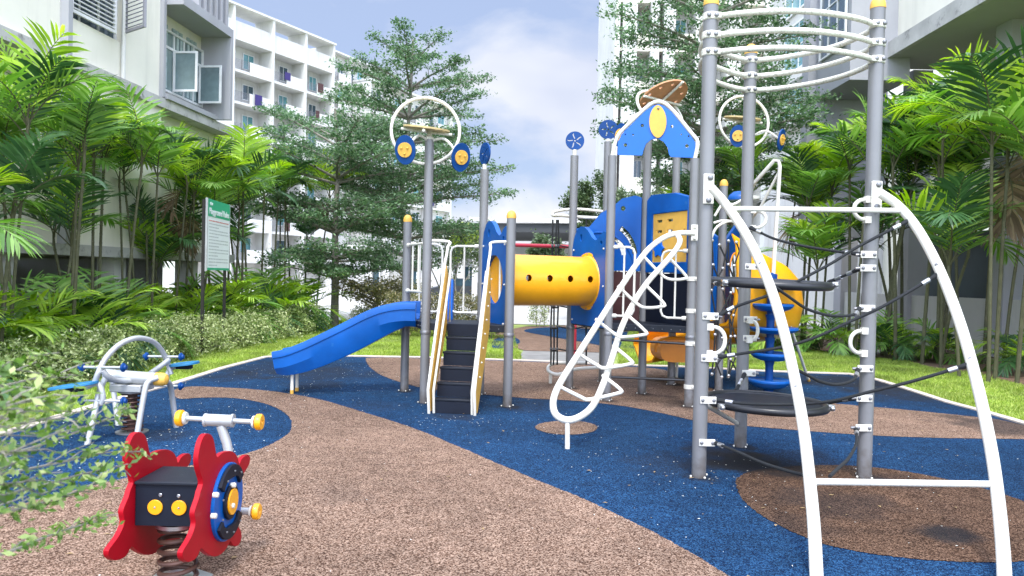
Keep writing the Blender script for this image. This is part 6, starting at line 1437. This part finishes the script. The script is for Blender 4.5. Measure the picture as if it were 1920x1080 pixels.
# handlebar and foot bar
hx = -1.60; c = WX(428, 845, hx); hy = c.y; tp_ = WY(411, 788, hy); m = MB(); m.tube([(hx, bb0-.03, bz0+.05), (hx, hy-.05, bz0+.12), (hx, hy, c.z), (tp_.x+.01, hy, tp_.z-.03)], .026, 12, smooth=3); m.lathe([(.0, -.072), (.034, -.072), (.034, .072), (.0, .072)], (tp_.x, hy, tp_.z), (1, .0, -.02), 20); hb = RD.part('handlebar_post', m, 'silver_paint')
a_ = WY(346, 784, hy); b_ = WY(478, 791, hy); m = MB(); m.tube([a_, b_], .014, 12)
for x_ in (-.077, .077): m.lathe([(.0, -.006), (.038, -.006), (.038, .006), (.0, .006)], (tp_.x+x_, hy, tp_.z), (1, 0, -.02), 20)
RD.part('handlebar', m, 'silver_paint', hb)
def knob(c, r, sgn, par):
    m = MB(); m.lathe([(.004, -.0), (r*.6, 0), (r, .012), (r, .034), (r*.9, .042), (.012, .042), (.010, .036), (.0, .036)], c, (sgn, 0, 0), 24); RD.part('knob', m, 'yellow_plastic', par)
    m = MB(); m.lathe([(.014, -.012), (r*.72, -.012), (r*.8, 0.0), (.014, .0)], c, (sgn, 0, 0), 24); RD.part('knob_ring', m, 'white_paint', par)
knob(a_, .046, -1, hb); knob(b_, .046, 1, hb)
f1_ = WX(483, 959, -1.41); m = MB(); m.tube([(XL_-.17, f1_.y, f1_.z), (f1_.x, f1_.y, f1_.z)], .021, 12); fb = RD.part('foot_bar', m, 'silver_paint'); knob(V(f1_.x-.03, f1_.y, f1_.z), .045, 1, fb); knob(V(XL_-.14, f1_.y, f1_.z), .045, -1, fb)
# spring
sc = V(xm, bf+.135, 0); zt_ = bz0-.005; m = MB(); pts = []; turns = 5.2; nseg = int(turns*20)
for i in range(nseg+1):
    t = i/nseg; a = t*turns*TAU; r = .088-.012*(1-abs(2*t-1))*0; pts.append(V(sc.x+r*math.cos(a), sc.y+r*math.sin(a), .035+(zt_-.05)*t))
m.tube(pts, .0125, 8); RD.part('spring', m, 'spring_brown')
m = MB(); m.lathe([(0, 0), (.11, 0), (.11, .02), (.0, .022)], (sc.x, sc.y, zt_-.03), n=20); m.lathe([(0, 0), (.17, 0), (.17, .012), (0, .013)], (sc.x, sc.y, .004), n=6); RD.part('mounting_plate', m, 'steel')

# ------------------------------------------------------------------ four-seat spring rocker behind
SR = Thing('spring_rocker', 'grey tubular spring rocker with an arched top bar and teal seats beside the hedge', 'spring rocker', (-3.6, 7.2, 0))
def R_(px, py, Y): return WY(px, py, Y)
Yl, Yr = 6.85, 7.85
m = MB(); m.tube([R_(178, 716, Yl), R_(186, 695, Yl), R_(198, 672, 6.95), R_(220, 649, 7.1), R_(243, 637, 7.25), R_(264, 634, 7.4), R_(288, 641, 7.6), R_(305, 660, 7.75), R_(315, 683, Yr), R_(321, 702, Yr)], .026, 12, smooth=4); SR.part('arch_bar', m, 'silver_paint')
m = MB(); m.tube([R_(204, 704, 7.2), R_(296, 711, 7.2)], .062, 16); m.box(R_(248, 725, 7.25), (.30, .28, .07)); SR.part('body_tube', m, 'silver_paint', bevel=.008)
m = MB(); c = R_(296, 711, 7.2); m.lathe([(.064, -.02), (.064, .05), (.05, .085), (.02, .1), (0, .102)], c, (1, 0, -.02), 20); SR.part('end_cap', m, 'mustard_board')
m = MB(); c = R_(204, 704, 7.2); m.lathe([(.064, -.02), (.064, .03), (.0, .06)], c, (-1, 0, .02), 20); SR.part('end_cap', m, 'silver_paint')
for pts in ([R_(206, 706, 7.2), R_(196, 712, 7.0), R_(186, 735, 6.9), R_(178, 772, 6.83), V(*(G(163, 833))[:2], -.02)], [R_(296, 708, 7.15), R_(278, 716, 7.1), R_(270, 740, 7.05), V(*(G(255, 824))[:2], -.02)],
            [R_(306, 712, 7.25), R_(318, 720, 7.4), R_(323, 745, 7.5), V(*(G(331, 801))[:2], -.02)], [R_(206, 704, 7.3), R_(210, 712, 7.7), V(*(G(222, 797))[:2], -.02)]):
    m = MB(); m.tube(pts, .027, 12, smooth=4); SR.part('leg', m, 'silver_paint')
m = MB(); m.tube([R_(192, 695, Yl), R_(205, 708, 6.9), R_(225, 714, 7.05), R_(252, 713, 7.2)], .026, 12, smooth=4); m.tube([R_(282, 700, 7.35), R_(298, 689, 7.6), R_(316, 675, 7.8)], .026, 12, smooth=4); SR.part('brace', m, 'silver_paint')
for (pxs, Y, n_) in (([(96, 729), (128, 722), (172, 713), (180, 717), (172, 724), (120, 731)], 6.8, 0), ([(322, 682), (345, 677), (368, 676), (370, 680), (348, 688), (326, 690)], 7.95, 1)):
    xs = [p[0] for p in pxs]; c = R_((min(xs)+max(xs))/2, sum(p[1] for p in pxs)/6, Y); w_ = (max(xs)-min(xs))/FPX*Y
    m = MB(); lp = smooth2([(-.5*w_, 0), (-.42*w_, .11), (-.1*w_, .15), (.3*w_, .13), (.5*w_, .06), (.5*w_, -.06), (.3*w_, -.13), (-.1*w_, -.15), (-.42*w_, -.11)], 3)
    tl = .16 if n_ == 0 else .12; m.prism([lp], c, V(1, 0, tl).normalized(), V(0, 1, 0), .025); so_ = fixn(SR.part('seat', m, 'teal_board', bevel=.005)); m = MB(); m.box(c-V(0, 0, .035), (.14, .1, .035)); SR.part('seat_bracket', m, 'navy_board', so_)
m = MB(); m.tube([R_(160, 726, 6.82), R_(181, 719, Yl), R_(190, 730, Yl), R_(193, 748, Yl), R_(190, 757, Yl)], .026, 12, smooth=4); m.tube([R_(335, 686, 7.95), R_(321, 690, 7.9), R_(314, 702, 7.85), R_(312, 716, 7.82)], .026, 12, smooth=4); SR.part('seat_arm', m, 'silver_paint')
for (x0, x1, y, Y) in ((153, 232, 688, Yl), (274, 340, 668, 7.8), (153, 232, 751, Yl), (280, 339, 723, 7.8)):
    a_ = R_(x0, y, Y); b_ = R_(x1, y+1, Y); m = MB(); m.tube([a_, b_], .0125, 10); o = SR.part('handle_bar', m, 'silver_paint')
    for c, sg in ((a_, -1), (b_, 1)):
        m = MB(); m.lathe([(.013, -.022), (.030, -.020), (.042, -.008), (.042, .002), (.026, .012), (.022, .026), (.0, .03)], c, (sg, 0, 0), 20); SR.part('knob', m, 'deep_blue_plastic', o)
sc = WY(248, 790, 7.25); pts = []; zb, zt_ = .02, R_(248, 735, 7.25).z
for i in range(0, 181): t = i/180; a = t*9*TAU; pts.append(V(sc.x+.092*math.cos(a), 7.25+.092*math.sin(a), zb+(zt_-zb)*t))
m = MB(); m.tube(pts, .010, 6); SR.part('spring', m, 'spring_brown'); m = MB(); m.lathe([(0.045, 0), (.045, zt_-.02)], (sc.x, 7.25, .01), n=14); SR.part('damper', m, 'spring_brown')
m = MB(); m.lathe([(0, 0), (.15, 0), (.15, .012), (0, .013)], (sc.x, 7.25, .004), n=20); m.lathe([(0, 0), (.13, 0), (.13, .02), (0, .021)], (sc.x, 7.25, zt_), n=20); SR.part('mounting_plate', m, 'bolt_grey')

# ------------------------------------------------------------------ signboard
s0 = G(378, 662); X0 = s0.x; A0 = V(X0, s0.y, 0); g2 = WY(424, 440, 15.75); A1 = V(g2.x, 15.75, 0)
SG = Thing('signboard', 'green and white playground rules signboard on two dark posts in the hedge', 'sign', A0)
dS_ = (A1-A0).normalized(); Lq = (A1-A0).length; nS = V(dS_.y, -dS_.x, 0); nS = nS if nS.x > 0 else -nS
zt0 = WV(382, 371, A0, A1).z; zb0 = WV(382, 506, A0, A1).z; zh = WV(382, 404, A0, A1).z
for p in (A0, A1-dS_*.05): m = MB(); m.box((p.x, p.y, zt0/2-.02), (.05, .05, zt0+.0)); SG.part('post', m, 'sign_post')
def brd(s0_, s1_, z0, z1, q0, th, mt, name, par=None):
    m = MB(); c = A0+dS_*((s0_+s1_)/2)+nS*(q0)+V(0, 0, (z0+z1)/2); M = Matrix((dS_, nS, V(0, 0, 1))).transposed(); m.box(c, (s1_-s0_, th, z1-z0), M); return fixn(SG.part(name, m, mt, par))
bo = brd(.03, Lq, zb0, zt0, .05, .03, 'sign_white', 'board'); brd(.03, Lq, zh, zt0, .068, .005, 'sign_green', 'header', bo); brd(.03, Lq, zb0, zb0+.045, .068, .005, 'sign_green', 'footer', bo)
brd(-.0, .03, zb0-.02, zt0+.01, .05, .04, 'silver_paint', 'frame', bo); brd(Lq, Lq+.03, zb0-.02, zt0+.01, .05, .04, 'silver_paint', 'frame', bo)
def text_mesh(body, size, org, ux, mt, par, T, name='lettering', width=None, bold=.0):
    cu = bpy.data.curves.new('t', 'FONT'); cu.body = body; cu.size = size; cu.extrude = .002; cu.offset = bold; o = bpy.data.objects.new('t', cu); COL.objects.link(o); bpy.context.view_layer.update()
    me = bpy.data.meshes.new_from_object(o.evaluated_get(bpy.context.evaluated_depsgraph_get())); bpy.data.objects.remove(o)
    ux = Vector(ux).normalized(); n = ux.cross(V(0, 0, 1)); w = max(v.co.x for v in me.vertices)
    k = (width/w) if width else 1
    for v in me.vertices: c = v.co.copy(); v.co = Vector(org)+ux*(c.x*k)+V(0, 0, c.y)+n*c.z-T.loc
    me.materials.clear(); ob = link(name, me, mt, par); return ob
ux = dS_ if (dS_.cross(V(0, 0, 1))).dot(nS) > 0 else -dS_
orgt = A0+dS_*.09+nS*.074+V(0, 0, zh+.05) if ux == dS_ else A1+nS*.074+V(0, 0, zh+.05)
text_mesh('Playground Rules', .17, orgt, ux, 'sign_white', bo, SG, width=Lq-.16, bold=.004)
m = MB(); c = A0+dS_*.22+nS*.073+V(0, 0, zt0-.09); m.disc(c+dS_*-.04, nS, .035, .006, 16, .001); m.disc(c+dS_*.05, nS, .028, .006, 16, .001); SG.part('emblem', m, 'sign_white', bo)
m = MB(); mr_ = MB(); rr = random.Random(9); M = Matrix((dS_, nS, V(0, 0, 1))).transposed(); z = zh-.08; k = 0
while z > zb0+.09:
    x = .12; end = Lq-.1 if k % 3 != 2 else Lq*.45
    while x < end:
        w_ = rr.uniform(.03, .1); (mr_ if k == 0 else m).box(A0+dS_*(x+w_/2)+nS*.0665+V(0, 0, z), (w_, .002, .022), M); x += w_+.022
    z -= .062; k += 1
fixn(SG.part('small_print', m, 'sign_ink', bo)); fixn(SG.part('small_print', mr_, 'sign_red', bo))

# ------------------------------------------------------------------ leafy branches reaching in at the lower left
FB = Thing('leafy_bush', 'bush twigs with small pale leaves reaching in from the left before the rider', 'bush', (-1.75, 1.7, 0)); rng = np.random.default_rng(77); m = MB(); C = []; o0 = FB.loc
def twig(pxs, d0, d1, n_side=9, sl=.16):
    P = catmull([WY(x, y, d0+(d1-d0)*i/(len(pxs)-1)) for i, (x, y) in enumerate(pxs)], 8); m.tube(P, (.0042, .0014), 5); n = len(P)
    for i in range(2, n):
        if rng.random() < .95:
            C.append(P[i]-o0)
        if i % 3 == 0:
            d = (P[min(i+1, n-1)]-P[i-1]).normalized(); s = 1 if rng.random() < .5 else -1
            sd = (Matrix.Rotation(s*rng.uniform(.4, .9), 3, 'Y') @ d); L_ = sl*rng.uniform(.4, 1)*(1-.4*i/n); e = P[i]+sd*L_+V(0, rng.normal(0, .04), 0); m.tube([P[i], (P[i]+e)/2+V(0, 0, .006), e], (.002, .001), 4)
            for f in np.linspace(.25, 1, 5): C.append(P[i].lerp(e, f)-o0)
twig([(-260, 780), (-80, 745), (40, 715), (110, 700)], 1.4, 1.7)
twig([(-260, 820), (-80, 800), (40, 770), (120, 745)], 1.35, 1.6)
twig([(-260, 900), (-60, 870), (90, 830), (190, 790), (245, 762)], 1.45, 1.9)
twig([(-260, 930), (-60, 900), (100, 870), (190, 850), (268, 846)], 1.5, 2.0)
twig([(-260, 960), (-60, 940), (60, 915), (150, 890), (240, 870)], 1.4, 1.9)
twig([(-260, 1000), (-60, 975), (50, 950), (120, 930), (190, 900)], 1.3, 1.7)
twig([(-260, 700), (-120, 700), (-20, 695), (30, 680)], 1.2, 1.4); twig([(-260, 860), (-140, 840), (-40, 810), (60, 790), (130, 775)], 1.35, 1.5)
twig([(-240, 960), (-120, 930), (-20, 910), (40, 905)], 1.2, 1.35); twig([(-240, 900), (-120, 880), (-20, 850), (50, 845)], 1.15, 1.3); twig([(-240, 820), (-120, 790), (-20, 770), (50, 750)], 1.15, 1.3)
twig([(-200, 1090), (0, 1040), (90, 1005), (150, 985), (200, 975)], 1.5, 1.8, sl=.05)
base = V(-1.85, 1.45, 0)
for k in range(7): e = WY(-260, 700+60*k, 1.45); m.tube([base+V(rng.normal(0, .05), rng.normal(0, .05), 0), (base+e)/2+V(-.1, 0, .05), e], (.009, .004), 6)
FB.part('stem', m, 'bark')
C = np.array([tuple(c) for c in C]); v = leaves(rng, C, .020, 2, .024, 1.0, .5)
link('foliage', npmesh('foliage', v, np.arange(len(v)).reshape(-1, 4)), 'twig_leaf', FB.o)
# stones and fallen fronds on the lawns
m = MB(); c = G(1720, 664); rr = random.Random(5); lp = smooth2([(-.9, -.2), (-.3, -.3), (.6, -.25), (.95, 0), (.5, .25), (-.5, .3), (-.95, .1)], 3); m.prism([lp], (c.x-.2, c.y+.3, 0.0), V(1, 0, 0), V(0, 1, 0), .05); ST = tag(fixn(link('stone_slab', m.mesh('stone_slab'), 'concrete_light')), 'pale flat slab lying in the right lawn in front of the palms', 'slab')
for i, (px, py, rz, lab) in enumerate(((1560, 652, .4, 'dry fallen palm frond on the lawn left of the right tower post'), (1700, 672, 2.9, 'dry fallen palm frond beside the pale slab'))):
    rng = np.random.default_rng(90+i); V_ = []; F_ = []; MI = []; frond(rng, 1.0, .12, 0, 12, .03, math.radians(14), .22, (0, 0, .03), V_, F_, MI, 4); c = G(px, py)
    for v_ in V_: v_[2] = max(v_[2]*.3, .0)+.0
    me = leafmesh('fallen_frond', V_, F_, MI); o = link('fallen_frond', me, PM); o.location = (c.x, c.y, 0); o.rotation_euler = (0, 0, rz); tag(o, lab, 'frond', 'dry fallen palm fronds')
